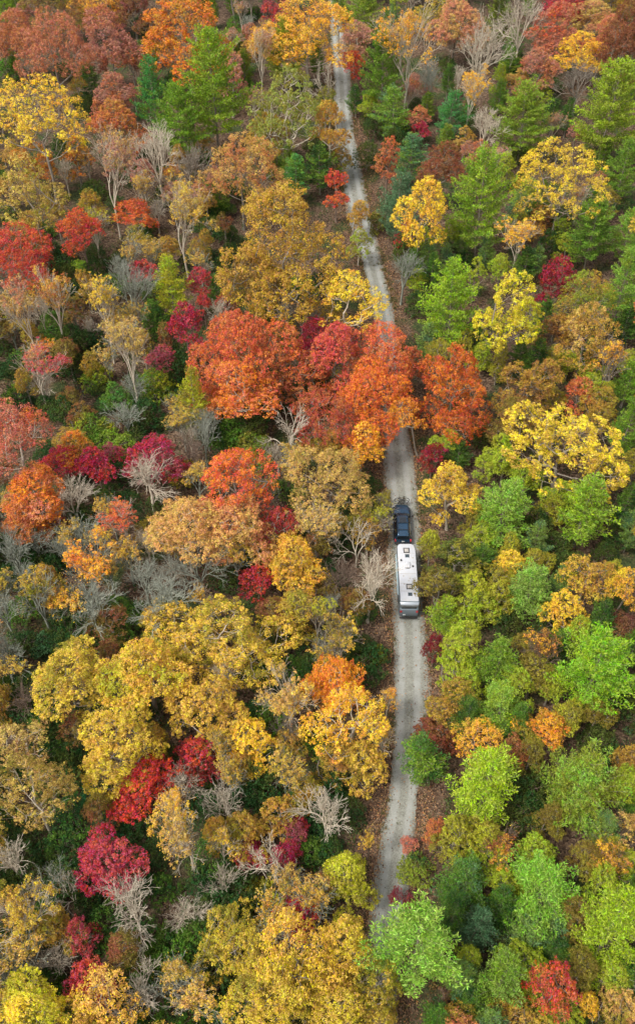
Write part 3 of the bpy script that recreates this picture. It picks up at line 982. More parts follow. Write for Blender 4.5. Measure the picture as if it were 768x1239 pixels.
def branching(rng, D, H, c, form, twigs, spread=1.0):
    """Vase-shaped branching: trunk, a few main limbs, then forks at small angles, every shoot bending up to the light."""
    a, zc = D / 2, H - c
    P, par, tipd = [np.zeros(3)], [-1], {}
    zf = max(H - 2.0 * c, H * 0.30)                     # first fork
    n = max(3, int(zf / 0.9)); dx = np.zeros(2)
    for i in range(1, n + 1):
        dx = dx * 0.8 + rng.normal(0, 0.02, 2)
        P.append(P[-1] + np.array([dx[0], dx[1], zf / n])); par.append(i - 1)
    shoots = []
    nm = int(rng.integers(4, 7)) if form == 'fan' else int(rng.integers(3, 5))
    a0 = rng.uniform(0, 6.28)
    for k in range(nm):                                 # main limbs, and a leader
        ang = a0 + 6.28 * k / nm + rng.normal(0, 0.3)
        t = 0.0 if k == 0 else rng.uniform(0.55, 1.0)
        th = math.atan2(a * 0.92 * t, 2 * c * 0.85) * spread
        d = np.array([math.sin(th) * math.cos(ang), math.sin(th) * math.sin(ang), math.cos(th)])
        start = n - int(rng.integers(0, max(1, n // 4)))
        shoots.append((start, d, rng.uniform(0.30, 0.42) * 2 * c, 0))
    maxlev = 4 if form == 'fan' else 3
    twig_from = []
    while shoots:
        st, d, L, lev = shoots.pop()
        k = max(2, int(L / 0.55))
        prev = st; q = P[st].copy()
        w = rng.normal(0, 0.045, 3) if form == 'fan' else rng.normal(0, 0.09, 3)
        for j in range(k):
            d = unit(d + w + rng.normal(0, 0.05 if form == 'fan' else 0.13, 3) + np.array([0, 0, 0.035]))
            q = q + d * L / k
            P.append(q.copy()); par.append(prev); prev = len(P) - 1
            if lev >= 1: twig_from.append((prev, d))
            if lev >= 1 and lev < maxlev and rng.uniform() < 0.22:
                side = unit(np.cross(d, unit(rng.normal(size=3))))
                shoots.append((prev, unit(d + side * rng.uniform(0.5, 0.9)), L * rng.uniform(0.4, 0.65), lev + 1 if lev > 1 else 2))
        if lev < maxlev:
            m = 3 if rng.uniform() < 0.35 else 2
            ax = unit(np.cross(d, unit(rng.normal(size=3))))
            for i in range(m):
                rot = ax * math.cos(6.28 * i / m) + np.cross(d, ax) * math.sin(6.28 * i / m)
                shoots.append((prev, unit(d + rot * rng.uniform(0.28, 0.55)), L * rng.uniform(0.62, 0.86), lev + 1))
    A = np.array(P); par = np.array(par)
    # squeeze into the wanted envelope
    hi = A[:, 2].max(); rad = np.percentile(np.hypot(A[:, 0], A[:, 1]), 98)
    m = A[:, 2] > zf
    A[m, 2] = zf + (A[m, 2] - zf) * (H - zf) / max(0.1, hi - zf)
    A[:, :2] *= (a / max(rad, 0.1)) * np.clip(A[:, 2:3] / zf, 0.3, 1)
    # fine twigs
    tf = [twig_from[i] for i in rng.choice(len(twig_from), min(twigs, len(twig_from) * 3))]
    pick = np.array([t[0] for t in tf]); dirs = np.array([t[1] for t in tf]); k = len(pick)
    dirs = unit(dirs + rng.normal(0, 0.42, (k, 3)) + np.array([0, 0, 0.12]))
    ln_ = rng.uniform(0.45, 1.2, (k, 1)) * (D / 9) ** 0.5
    m1 = A[pick] + dirs * ln_ * 0.55
    m2 = m1 + unit(dirs + rng.normal(0, 0.28, (k, 3)) + np.array([0, 0, 0.15])) * ln_ * 0.55
    m3 = m1 + unit(dirs + rng.normal(0, 0.40, (k, 3))) * ln_ * 0.45
    n0 = len(A)
    A = np.concatenate([A, m1, m2, m3])
    par = np.concatenate([par, pick, n0 + np.arange(k), n0 + np.arange(k)])
    return A, par, np.concatenate([m2, m3]), zc


def make_bare(seed, D, H, c, ntip, r_tip, leaves=0, per=40, leaf=0.3, clump=0.8, form='fan'):
    """Leafless or half-leafless: straight forking limbs that fade into fine twigs."""
    rng = np.random.default_rng(seed)
    A, par, tips, zc = branching(rng, D, H, c, form, ntip)
    tw = tubes_mesh('trunk', A, par, r_tip, 0.40, 0.0125 * H + 0.02, MAT_BARK)
    crown = None
    ctr = np.array([0, 0, zc - c * 0.9])
    if leaves:
        # leaf sprays cling in patches: choose a few seeds and cover the tips round them
        seeds = tips[rng.choice(len(tips), max(4, leaves // 14))]
        seeds = seeds[np.argsort(-seeds[:, 2])][:max(3, int(len(seeds) * 0.75))]
        d = ((tips[:, None] - seeds[None]) ** 2).sum(2).min(1)
        pool = np.argsort(d + rng.uniform(0, (D * 0.11) ** 2, len(d)))[:leaves * 3]
        K = spaced(tips[rng.permutation(pool)], clump * 0.6, leaves)
        O = unit(K - ctr)
        lp, ln2 = clump_leaves(rng, K, O, clump * rng.uniform(0.5, 1.3, len(K)), per, 0.65, 0.2)
        ns = min(len(tips), leaves * 8)
        st = tips[rng.choice(len(tips), ns)] + rng.normal(0, 0.14, (ns, 3))
        lp = np.concatenate([lp, st]); ln2 = np.concatenate([ln2, unit(rng.normal(size=st.shape) + np.array([0, 0, 0.6]))])
        crown = leaves_mesh('crown', lp, ln2, leaf, rng, MAT_LEAF)
    return proto('S' if leaves else 'N', D, D, H, zc, c, tw, crown)


def make_pine(seed, D, H, per_tuft, nd_len, nd_w, step=0.75, tuft_gap=0.42, soft=0.0):
    rng = np.random.default_rng(seed)
    z0 = H * 0.22
    P = [np.zeros(3)]; par = [-1]
    n = max(6, int(H / 0.8)); dx = np.zeros(2)
    for i in range(1, n + 1):
        dx = dx * 0.7 + rng.normal(0, 0.02, 2)
        P.append(P[-1] + np.array([dx[0], dx[1], H / n])); par.append(i - 1)
    trunk = np.array(P)
    tp, td = [], []
    z = z0
    lev_side = rng.uniform(0.8, 1.2, 8)
    while z < H - 0.25:
        t = (z - z0) / (H - z0)
        prof = min(1.0, 0.55 + t * 2.2) * (1 - t) ** (0.62 - 0.2 * soft) * 1.08 + 0.05
        nb = 5 if t < 0.85 else 4
        a0 = rng.uniform(0, 6.28)
        for b in range(nb):
            ang = a0 + 6.28 * b / nb + rng.normal(0, 0.22)
            side = lev_side[int((ang % 6.28) / 6.28 * 8) % 8]
            L = max(0.35, D / 2 * prof * rng.uniform(0.70, 1.18) * side)
            if rng.uniform() < 0.08: L *= 0.55
            elev = math.radians(rng.uniform(4, 20) + 38 * t ** 1.5)
            ti = min(n, int(z / H * n + 0.5))
            p0 = trunk[ti].copy(); p0[2] = z
            h = np.array([math.cos(ang), math.sin(ang), 0])
            k = max(2, int(L / 0.7))
            prev = ti; pts = [p0]
            for j in range(1, k + 1):
                s = j / k
                q = p0 + h * L * s * math.cos(elev) + np.array([0, 0, L * s * math.sin(elev) - 0.10 * L * s + 0.20 * L * s * s])
                q += rng.normal(0, 0.05, 3)
                P.append(q); par.append(prev); prev = len(P) - 1; pts.append(q)
            pts = np.array(pts)
            # foliage sprays: along the limb and on short side twigs
            s = 0.28
            side_v = np.cross(h, [0, 0, 1.0])
            while s <= 1.0:
                f = s * k; i0 = min(k - 1, int(f)); q = pts[i0] + (pts[i0 + 1] - pts[i0]) * (f - i0)
                fw = unit(pts[i0 + 1] - pts[i0])
                tp.append(q); td.append(unit(fw + np.array([0, 0, 0.5])))
                sl = (0.30 * (1 - s) * L + 0.22) * rng.uniform(0.75, 1.2)
                for sg in (-1, 1):
                    d = unit(fw * 0.75 + sg * side_v * 0.85 + np.array([0, 0, rng.uniform(0.05, 0.3)]))
                    m = max(1, int(sl / tuft_gap + 0.5))
                    for q2 in range(1, m + 1):
                        tp.append(q + d * sl * q2 / m); td.append(unit(d + np.array([0, 0, 0.45])))
                s += max(0.10, tuft_gap / L)
        z += step * rng.uniform(0.8, 1.2)
    for zz in np.arange(H - 0.5, H + 0.3, 0.2):
        tp.append(trunk[-1] * np.array([1, 1, 0]) + np.array([0, 0, zz])); td.append(np.array([0, 0, 1.0]))
    tp, td = np.array(tp), np.array(td)
    m = len(tp)
    d = unit(td[:, None] * 0.85 + rng.normal(0, 0.62, (m, per_tuft, 3)))
    ln_ = nd_len * rng.uniform(0.6, 1.3, (m, per_tuft, 1))
    base = tp[:, None] + rng.normal(0, 0.05, (m, per_tuft, 3))
    tip = base + d * ln_
    w = unit(np.cross(d, unit(rng.normal(size=d.shape) * 0.8 + np.array([0, 0, 0.2])))) * nd_w * 0.5
    midp = base + d * ln_ * 0.55
    V = np.stack([base, midp + w, tip, midp - w], 2).reshape(-1, 3)
    F = np.arange(len(V)).reshape(-1, 4)
    crown = mesh_from('crown', V, F, MAT_NEEDLE)
    tr = tubes_mesh('trunk', np.array(P), np.array(par), 0.016, 0.5, 0.012 * H + 0.06, MAT_BARK)
    return proto('P', D, D, H, H * 0.56, H * 0.44, tr, crown)


PROTO = {}
def variety(seed0, n, D, H, c, nl, clump, nclump, per, leaf, expose, top=False, low=-0.6):
    """Alike in kind, different in build: round, tall, flat, dense, thin."""
    build = [(1.0, 1.0, 0.92, 0.9), (1.22, 0.9, 1.1, 1.0), (0.80, 1.15, 0.8, 1.15), (1.1, 1.0, 0.78, 0.85), (0.95, 0.85, 1.15, 1.05), (1.3, 1.1, 0.85, 0.95), (0.9, 1.05, 0.74, 1.05)]
    out = []
    for i in range(n):
        kc, kl, kd, kz = build[i % len(build)]
        out.append(make_broadleaf(seed0 + i, D, H, c * kc, max(5, int(nl * kl)), clump * kz, int(nclump * kd / kz ** 2), per, leaf, 0.75, expose * (1.8 - kd), top, low))
    return out


PROTO['B'] = (variety(100, 7, 15, 19, 6.2, 10, 0.90, 300, 225, 0.19, 0.7) + variety(120, 7, 9.5, 16, 5.0, 8, 0.72, 180, 205, 0.168, 0.7) + variety(140, 5, 5.5, 11, 3.5, 7, 0.52, 105, 160, 0.145, 0.5))
PROTO['Y'] = (variety(200, 4, 15, 20, 6.4, 12, 0.74, 240, 180, 0.19, 1.0, False, -0.4) + variety(220, 5, 9, 17, 5.2, 9, 0.60, 155, 165, 0.168, 1.0, False, -0.4))
PROTO['M'] = ([make_broadleaf(300 + i, 8, 12, 3.6, 8, 0.66, 140, 150, 0.175, 0.5, 0.3, False, -0.4) for i in range(4)] +
              [make_broadleaf(320 + i, 4.5, 8.5, 2.6, 6, 0.46, 75, 130, 0.145, 0.55, 0.3, False, -0.4) for i in range(4)])
PROTO['U'] = ([make_broadleaf(400 + i, 5, 3.6, 1.7, 7, 0.55, 95, 120, 0.17, 0.7, 0.1) for i in range(3)] +
              [make_broadleaf(420 + i, 8, 5.0, 2.3, 8, 0.7, 140, 120, 0.19, 0.7, 0.1) for i in range(3)])
PROTO['N'] = ([make_bare(500 + i, 11, 16, 5.8, 560, 0.0125) for i in range(4)] +
              [make_bare(520 + i, 7.5, 13, 4.8, 540, 0.0105) for i in range(5)] +
              [make_bare(540 + i, 4.6, 8, 3.2, 280, 0.0095) for i in range(3)])
PROTO['G'] = [make_bare(560 + i, 9, 14, 5.0, 260, 0.013, form='snag') for i in range(4)]
PROTO['S'] = ([make_bare(600 + i, 12, 17, 5.8, 520, 0.0115, 260, 66, 0.175, 0.45) for i in range(4)] +
              [make_bare(620 + i, 8, 15, 4.8, 400, 0.0105, 170, 62, 0.16, 0.40) for i in range(5)] +
              [make_bare(640 + i, 4.5, 9, 3.0, 230, 0.010, 85, 52, 0.14, 0.32) for i in range(4)])
PROTO['P'] = ([make_pine(700 + i, 11.5, 18, 8, 0.43, 0.10, 0.78, 0.46, 0.6) for i in range(4)] +
              [make_pine(720 + i, 8, 15, 8, 0.38, 0.088, 0.72, 0.42, 0.4) for i in range(4)] +
              [make_pine(740 + i, 4.8, 9, 9, 0.28, 0.07, 0.55, 0.33, 0.3) for i in range(3)])

PAL = dict(  # colour of the sunlit leaf as the eye names it (sRGB)
    rust=(206, 124, 74), salmon=(216, 140, 106), pinkbrown=(196, 138, 118), orange=(236, 134, 40), redorange=(228, 110, 62), red=(214, 66, 54),
    redvivid=(228, 66, 46), crimson=(190, 42, 72), rose=(206, 78, 88), gold=(236, 192, 68), goldolive=(212, 184, 58), tan=(216, 178, 92),
    peach=(222, 166, 96), peachrust=(220, 152, 94), yellow=(248, 214, 54), lemon=(238, 208, 46), amber=(248, 188, 52), amberorange=(244, 160, 40),
    ochre=(206, 170, 60), brown=(150, 104, 60), redbrown=(150, 90, 60), bronze=(192, 146, 56), brownrust=(182, 110, 66), brickred=(194, 86, 60),
    rustred=(190, 72, 50), coral=(228, 134, 84), coralred=(226, 94, 78), orangered=(232, 114, 56), redorangedeep=(208, 98, 44), darkred=(132, 32, 36),
    mauve=(156, 78, 84), mauvebrown=(120, 74, 62), olive=(156, 146, 46), olivetan=(170, 148, 70), olivebrown=(138, 120, 48), olivegreen=(144, 160, 44),
    paleolive=(160, 164, 72), lime=(168, 194, 40), limebright=(180, 206, 46), limeolive=(172, 180, 42), chartreuse=(192, 190, 42), green=(134, 168, 46),
    brightgreen=(144, 190, 46), mint=(146, 188, 64), mintbright=(148, 196, 58), mintpale=(170, 206, 80), greygreen=(138, 168, 70), pinegreen=(104, 142, 44),
    emerald=(84, 152, 70), emeralddark=(48, 116, 64), teal=(100, 140, 94), greyteal=(96, 126, 90), dark=(54, 92, 44), darkgreen=(84, 132, 58), darkolive=(92, 104, 42))
ALBEDO = 0.86
BARK = dict(g=(138, 128, 114), w=(186, 174, 154), t=(146, 149, 134), b=(122, 104, 90))


def rgb(name, k=ALBEDO):
    c = [lin(x) * k for x in PAL[name]]
    y = 0.3 * c[0] + 0.6 * c[1] + 0.1 * c[2]
    return tuple(0.96 * x + 0.04 * y for x in c)


# u v width height kind colour accent bark | label   (photograph pixels of the crown)
TREES = """
5 7 34 24 P lime green g | bright lime tree cut by the top edge above the rust crowns
18 40 62 58 B rust salmon g | rust brown crown on the left edge directly above the yellow tree
60 48 74 74 B salmon rust g | dusty salmon crown between the rust crown and the pink brown crown
130 46 80 80 B pinkbrown rust g | pink brown rounded crown beside the orange crown at the top
118 5 62 26 B amber rust g | amber crown cut by the top edge behind the pink brown crown
162 8 60 28 B brown mauve g | dark brown crown cut by the top edge next to the orange crown
60 4 74 24 B brown olive g | brown and olive crown cut by the top edge above the salmon crown
225 38 118 78 B orange bronze g | big bright orange crown standing above the tall green pine
44 132 116 126 Y yellow amber g | large yellow tree with grey forked trunk on the left edge
108 98 36 34 P dark green g | dark green pine top in the gap beside the large yellow tree
136 112 52 32 B pinkbrown rust g | narrow dusty brown crown under the pink brown rounded crown
142 150 66 62 B rust bronze g | rust orange crown between the yellow tree and emerald pine
186 118 52 90 P emerald green g | emerald pine leaning against the tall yellow green pine
258 108 92 140 P green lime g | tall yellow green pine below the big orange crown
216 148 66 90 P green pinegreen g | shorter green pine between emerald pine and tall pine
133 208 86 92 S pinkbrown tan w | pinkish grey half bare tree with twin pale trunks below rust crown
190 190 78 78 N tan gold w | pale bare tree with fine twigs below the emerald pine
232 208 60 74 N tan tan g | grey bare tree standing below the tall yellow green pine
36 226 78 88 B tan olive g | tan and olive crown under the large yellow tree
42 194 52 28 B bronze orange g | low bronze crown at the foot of the large yellow tree
92 186 42 28 B bronze orange g | small bronze orange crown beside the pinkish half bare tree
96 278 52 84 M redorange red b | tall scarlet tree beside the tan and olive crown
114 276 36 46 S chartreuse gold w | thin yellow green tree in front of the scarlet tree
163 254 50 36 M redorange orange b | small scarlet tree tangled in pale bare branches
14 302 84 74 B red redorange g | broad red crown on the left edge below the tan crown
172 232 36 28 S gold tan w | small gold sprig among the pale bare branches
207 214 34 28 S gold orange w | amber leaved top over the grey bare tree
216 266 82 92 S tan gold w | tangled pale tree with scattered gold leaves beside the big bronze crown
160 294 38 34 S olive gold w | olive gold sapling under the small scarlet tree
334 12 42 28 B mauve red g | dusty red crown cut by the top edge beside the amber crown
374 30 104 80 B amber gold g | golden amber crown beside the road at the top edge
346 62 62 74 P olivegreen green g | olive green pine between the amber crown and the tall pine
315 64 40 72 S pinkbrown tan w | thin pinkish tree between the tall pine and olive pine
280 88 36 56 B pinkbrown rust g | narrow pinkish crown right behind the tall yellow green pine
350 120 98 96 Y paleolive olive w | pale olive tree with a long white trunk by the road
398 104 50 62 N tan tan w | white bare tree arching over the road near the top
398 150 46 62 Y bronze gold w | thin bronze tree overhanging the narrow far road
320 158 56 46 B ochre olive g | ochre crown at the foot of the pale olive tree
386 202 46 42 P dark green g | dark pine at the road edge under the pale olive tree
358 213 46 28 P emerald green g | low emerald pine behind the big bronze crown
290 196 86 72 B tan rust g | tan orange crown below the tall yellow green pine
406 224 34 42 M redorange red b | small red orange tree on the road edge beside the bronze crown
345 282 158 138 B bronze ochre g | very big bronze gold oak with a wide rounded crown
434 290 36 36 Y olive lime w | thin lime sapling leaning over the road by the bronze oak
440 18 52 54 P olivegreen green g | olive pine beside the road at the top edge
428 44 48 40 B pinkbrown tan w | pinkish twiggy tree across the road from the amber crown
426 76 36 34 M redorange red b | small red tree at the road where it narrows
462 90 62 94 P pinegreen green g | green pine standing beside the far road
476 136 52 50 P green teal g | small green pine directly under the far roadside pine
494 58 78 108 S amber tan w | amber topped tree with slender white stems near the top edge
505 141 32 32 B rust salmon g | small rust crown below the slender white stems
444 188 42 64 U darkolive dark g | dark olive thicket along the far road
468 190 36 52 M rust redorange b | rust red tree between the dark thicket and the road pines
508 156 28 24 M crimson darkred b | tiny crimson tree beside the dark brown crown
497 192 52 62 P teal green g | grey green pine above the bright yellow roadside tree
483 252 52 82 P greyteal teal g | blue grey pine along the road opposite the bronze oak
512 250 70 80 Y yellow amber g | bright yellow rounded tree beside the blue grey pine
492 280 26 32 M red crimson b | small red tree under the bright yellow rounded tree
522 10 42 32 B olive gold g | olive gold crown cut by the top edge near the white stems
552 26 78 58 B salmon tan g | salmon tan crown at the top edge behind the white bare tree
580 64 78 106 N tan tan w | white bare tree with spreading fan in front of the salmon tan crown
602 26 52 62 P darkolive olivegreen g | dark olive pine between two white bare trees
631 26 62 72 N tan tan w | tall white bare tree rising at the top edge before the dark olive pine
672 32 62 62 B salmon redorange g | salmon red crown beside the tall white bare tree
690 4 54 22 B crimson red g | crimson crown cut by the top edge
712 20 62 42 B tan salmon g | tan crown behind the gold topped tree
736 38 52 42 B rust salmon g | rust crown between the tan crown and chocolate crown
757 46 64 104 B redbrown brown g | chocolate brown crown on the right edge near the top
742 3 60 20 B olive gold g | olive crown cut by the top edge beside the chocolate crown
702 62 68 50 Y amber yellow g | gold topped tree standing over grey twigs
700 98 66 54 N tan tan g | grey twiggy tree directly below the gold topped tree
650 86 58 44 B pinkbrown rust g | dusty rose brown crown next to the gold topped tree
570 112 46 60 S amber gold w | amber leaved thin tree under the white spreading fan
520 96 42 62 N tan tan t | teal grey bare tree beside the slender white stems
546 140 48 58 P emerald teal g | emerald small pine beneath the white spreading fan
586 156 54 52 N tan tan w | fuzzy whitish bare tree beside the emerald small pine
632 146 82 88 P green olivegreen g | green cone shaped pine under the dusty rose crown
738 136 104 116 P olivegreen lime g | wide olive green pine on the right edge below the grey twigs
537 196 56 58 B redbrown brown g | dark reddish brown crown above the bright yellow rounded tree
582 246 88 118 P green lime g | tall bright green pine beside the bright yellow rounded tree
680 206 116 90 Y yellow ochre g | wide yellow tree with dark leaning trunk and open limbs
754 206 46 72 P green pinegreen g | green pine on the right edge beside the wide yellow tree
716 282 78 84 P pinegreen green g | deep green pine right below the wide yellow tree
758 284 44 64 P mint olivegreen g | pale green pine on the right edge below the wide yellow tree
626 293 60 48 S amber gold w | grey twigs with an amber top above the lemon yellow tree
652 266 40 40 U bronze brown g | brown shrub under the wide yellow tree
45 316 52 38 M red darkred b | dark red tree beside the broad red crown
97 323 24 20 U green lime g | small bright green bush under the scarlet tree
30 376 58 76 S tan salmon w | thin tan tree with white trunk on the left edge
8 352 42 64 N tan tan t | bare grey pole tree on the left edge under the red crown
68 364 58 74 S gold rust w | golden topped tree on a very long slanting pale trunk
52 421 36 28 S orange gold w | small orange sprig beside the long slanting pale trunk
125 372 52 72 S yellow gold w | thin yellow tree behind the white forked tree
160 352 72 74 N tan tan t | teal grey bare tree beside the yellow green column
173 328 38 32 M mauve red b | dusty rose tree above the teal grey bare tree
207 348 54 80 P chartreuse lime g | yellow green columnar tree left of the rosy red trees
240 341 32 42 M rose red b | rosy red tree touching the yellow green column
247 366 22 32 M red rose b | small pure red tree above the orange red oak
224 394 46 64 M crimson rose b | crimson rose tree beside the orange red oak
197 433 42 30 M mauve rose b | low mauve tree below the crimson rose tree
155 428 58 88 S tan tan w | white forked tree with long thin trunk above green bushes
143 393 52 32 S tan gold w | tan twiggy crown behind the white forked tree
44 450 68 46 S rose tan w | pink twiggy tree near the left edge
54 466 42 42 N tan tan w | pale bare sapling in the pink twiggy tree
20 482 42 42 U dark green g | dark bush on the left edge below the pink twiggy tree
110 516 48 44 U pinegreen chartreuse g | olive bush in the middle of the dark clearing
140 482 44 52 U darkgreen pinegreen g | tall dark green bush beside the long thin white trunk
132 533 52 38 U green pinegreen g | wide green bush above the crimson maple pair
115 456 38 34 U chartreuse pinegreen g | yellow green bush at the top of the dark clearing
187 466 46 54 U pinegreen chartreuse g | green bush on the far side of the white forked trunk
235 486 46 90 P chartreuse olive g | yellow green narrow tree beside the coral orange oak
77 498 42 42 U dark darkolive g | dark bush at the foot of the long slanting trunk
152 506 46 42 N tan tan t | grey teal bare brush in the dark clearing
227 546 52 38 N tan tan b | brown bare brush above the orange red maple
14 518 84 96 B salmon redorange w | big salmon crown with white branches on the left edge
40 592 84 66 B orange salmon g | orange salmon crown below the big salmon crown
86 541 46 24 B bronze orange g | low bronze crown behind the crimson maple pair
78 556 54 38 M crimson red b | vivid crimson maple nearer the left edge of its pair
114 562 50 52 M crimson rose b | vivid crimson maple beside the white fan tree
187 550 80 66 M crimson mauve b | dark crimson maple behind a white bare tree
180 578 80 72 N tan tan w | white bare tree spread against dark crimson leaves
88 604 64 66 N tan tan w | white fan shaped bare tree below the crimson maple pair
135 546 32 28 M mauve crimson b | small mauve tree between the crimson maples
150 632 62 60 S redorange salmon w | salmon red half bare tree above the amber twiggy tree
222 571 38 44 U olive ochre g | olive gold bush beside the orange red maple
310 331 82 52 B olivetan bronze g | olive tan crown merging under the very big bronze oak
325 348 52 42 S gold tan w | gold sprigged bare tree above the orange red oak
262 351 24 28 P emerald green g | tiny emerald pine above the orange red oak
272 364 30 24 M redbrown red b | small brown red tree next to the tiny emerald pine
425 352 78 74 Y yellow amber w | yellow tree beside the road above the red canopy
295 418 118 104 B redorange rust g | large orange red oak in the middle of the forest
286 474 88 78 B coral orange w | coral orange oak with white branches below the orange red oak
366 378 54 54 N tan tan g | grey bare tree behind the crimson crown
378 404 48 48 B crimson rose g | crimson crown next to the coral red crown
406 424 74 78 B coralred rust g | coral red crown in the middle of the red canopy
462 419 80 68 B redorange rust g | red orange crown reaching across the road
452 474 98 88 B orangered orange g | vivid orange red crown hiding the road
362 450 78 66 B brownrust redorange g | brown rust crown between the two red oaks
392 502 80 66 B brickred brownrust g | brick red crown below the brown rust crown
440 534 58 54 B orange amber g | bright orange low crown at the road opening
488 498 40 48 B amberorange orange g | amber orange branch tips over the road
500 436 34 44 B rust redorange g | rust crown between the red canopy and the red orange tree
310 542 54 46 U olive pinegreen g | olive green bush between the coral oak and the gnarled white tree
348 524 76 78 N tan tan w | gnarled white tree with thick twisting limbs
284 576 104 80 B redorange orange g | orange red rounded maple below the coral orange oak
396 582 108 92 B tan olivetan g | peach tan oak left of the dark vehicle
464 610 28 44 S olive chartreuse g | olive tree leaning toward the dark vehicle
488 332 42 54 N tan tan t | grey green bare brush on the verge by the lime green pine
546 370 86 110 P lime green g | lime green pine standing above the red orange roadside tree
620 372 88 112 Y lemon chartreuse g | lemon yellow tree with forked grey trunk
672 336 54 74 M crimson darkred b | crimson tree behind the lemon yellow tree
712 352 64 66 B olivegreen bronze g | olive green crown beside the crimson tree
752 348 54 92 P mint olivegreen g | pale green pine on the right edge beside the olive crown
758 392 36 50 P dark pinegreen g | dark green pine on the right edge above the amber sprigs
712 396 82 78 B bronze tan g | bronze tan crown below the olive green crown
672 400 48 50 B brown bronze g | brown crown between lemon yellow tree and bronze tan crown
738 441 44 64 S amber gold g | thin tree with amber sprigs below the bronze tan crown
550 468 98 114 B redorangedeep orange g | deep red orange tree beside the road opposite the red canopy
640 464 76 64 B bronze brown g | bronze brown crown beside the deep red orange tree
622 502 64 54 B olivebrown brown g | olive brown crown under the bronze brown crown
702 473 44 44 B rust redorange g | small rust red crown above the broad flat yellow tree
725 490 58 48 B olive bronze g | olive bronze crown behind the broad flat yellow tree
760 462 42 54 P green mint g | green pine on the right edge beside the amber sprigs
686 540 148 98 Y yellow ochre g | broad flat topped yellow tree with pale limbs
758 518 42 92 P green pinegreen g | tall green pine on the right edge beside the broad yellow tree
545 592 72 82 Y yellow bronze w | yellow tree on the verge opposite the dark vehicle
524 552 42 28 M darkred crimson b | low dark red tree beneath the deep red orange tree
608 622 86 84 P mint green g | mint green pine below the broad flat yellow tree
708 616 88 90 P green lime g | full green pine beside the mint green pine
756 612 44 64 P pinegreen dark g | dark pine on the right edge beside the full green pine
30 630 64 42 B rust orange w | rust crown on the left edge below the orange salmon crown
62 626 34 28 M red darkred b | red sapling behind the white fan shaped tree
98 652 54 52 N tan tan t | small teal white bare tree under the white fan shaped tree
228 632 96 48 B peach tan w | peach crown below the orange red rounded maple
105 688 80 60 S amber orange t | amber twiggy tree over teal bare branches
115 734 76 66 N tan tan t | teal bare tree below the amber twiggy tree
240 682 94 70 N tan tan t | dense teal white bare tree fanning below the peach crown
175 702 66 54 N tan tan t | teal bare tree between the amber twiggy tree and the dense fan
200 728 84 50 N tan tan t | dim teal bare tree above the golden oaks
45 724 54 64 S ochre olive t | olive yellow thin tree near the left edge
18 672 54 64 N tan tan t | teal bare tree on the left edge below the rust crown
42 656 48 44 N tan tan t | small teal bare tree beside the red sapling
6 742 46 74 N tan tan t | tall teal bare tree on the left edge beside the olive yellow tree
12 790 48 48 N tan tan t | low teal bare tree on the left edge near the golden oaks
28 778 50 42 U dark darkolive g | dark bush below the olive yellow thin tree
54 778 42 36 U dark teal g | dark teal bush touching the golden oaks
160 744 36 32 U pinegreen dark g | green bush under the dim teal bare tree
92 726 58 32 S tan amber t | tan sprigs in front of the teal bare tree
84 822 104 92 B gold olive g | golden oak jutting into the dark clearing beside teal bare trees
264 770 140 108 B gold olive w | widest golden oak with white twigs at the top of the grove
178 812 112 104 B gold chartreuse g | golden oak with green patches in the middle of the grove
140 900 112 92 B goldolive gold g | olive gold oak at the foot of the golden grove
246 852 96 86 B ochre gold g | ochre oak between the golden grove and the amber yellow tree
243 724 28 24 S gold ochre w | small gold sprig above the widest golden oak
45 918 62 44 U dark pinegreen g | dark green bush beside the tan brown oak
26 898 64 56 B tan brown w | pale tan crown on the left edge above the tan brown oak
34 948 88 112 B tan olivebrown w | large tan brown oak on the left edge
6 832 28 32 U pinegreen green g | green bush cut by the left edge
30 848 54 54 N tan tan b | brown bare brush beside the golden oaks
238 918 62 54 M darkred red b | dark red tree under the ochre oak
284 640 92 64 B peachrust tan w | peach rust crown above the dark red tree
336 634 52 54 B rustred darkred g | rust red crown behind the peach rust crown
312 702 52 48 M darkred red b | dark red low tree between the dense teal fan and amber tree
382 642 68 54 S tan peach w | tan half bare tree between amber crown and vehicle
354 682 78 76 B amber ochre g | amber yellow crown below the peach tan oak
385 746 38 74 S chartreuse ochre g | yellow olive slim tree below the amber yellow crown
358 734 62 54 B ochre olive g | olive gold crown at the foot of the amber yellow crown
430 658 64 54 N tan tan w | white gnarled bare tree beside the dark vehicle
450 704 74 86 N tan tan w | pale bare tree beside the white trailer
415 704 54 64 N tan tan b | brownish bare tree behind the pale trailer side tree
395 692 42 42 U dark darkolive g | dark bush behind the brownish bare tree
455 634 42 44 S olive chartreuse g | olive leafed thin tree covering the vehicle side
412 777 72 54 S olivebrown gold g | bronze olive half bare tree on the verge below the trailer
455 791 28 34 U chartreuse olive g | yellow green bush at the road edge below the trailer
405 826 74 62 B amberorange orange w | orange amber crown over pale trunks by the road
424 864 96 92 Y amber yellow w | yellow amber tree with a white trunk at the roadside
350 852 84 76 S tan gold w | tan twiggy tree between the ochre oak and the orange amber crown
470 846 30 30 S amber gold w | amber branch tips reaching over the lower road
298 896 72 58 Y yellow amber g | small amber yellow tree on a tall straight trunk
355 812 54 38 U dark pinegreen g | dark bush above the tan twiggy tree
345 884 44 44 N tan tan g | dark bare sapling beside the amber yellow tree
462 892 38 44 S gold amber w | gold twiggy tree on the verge near the dark green pine
440 918 62 50 B ochre gold g | ochre crown around the white roadside trunk
522 656 32 44 B olive chartreuse g | olive crown across the road from the vehicle
554 674 62 54 B darkolive olive g | dark olive crown beneath the mint green pine
530 704 54 66 B olivebrown darkolive g | olive brown crown brushing the white trailer
617 682 44 38 B yellow amber g | yellow cap behind the grey green feathery tree
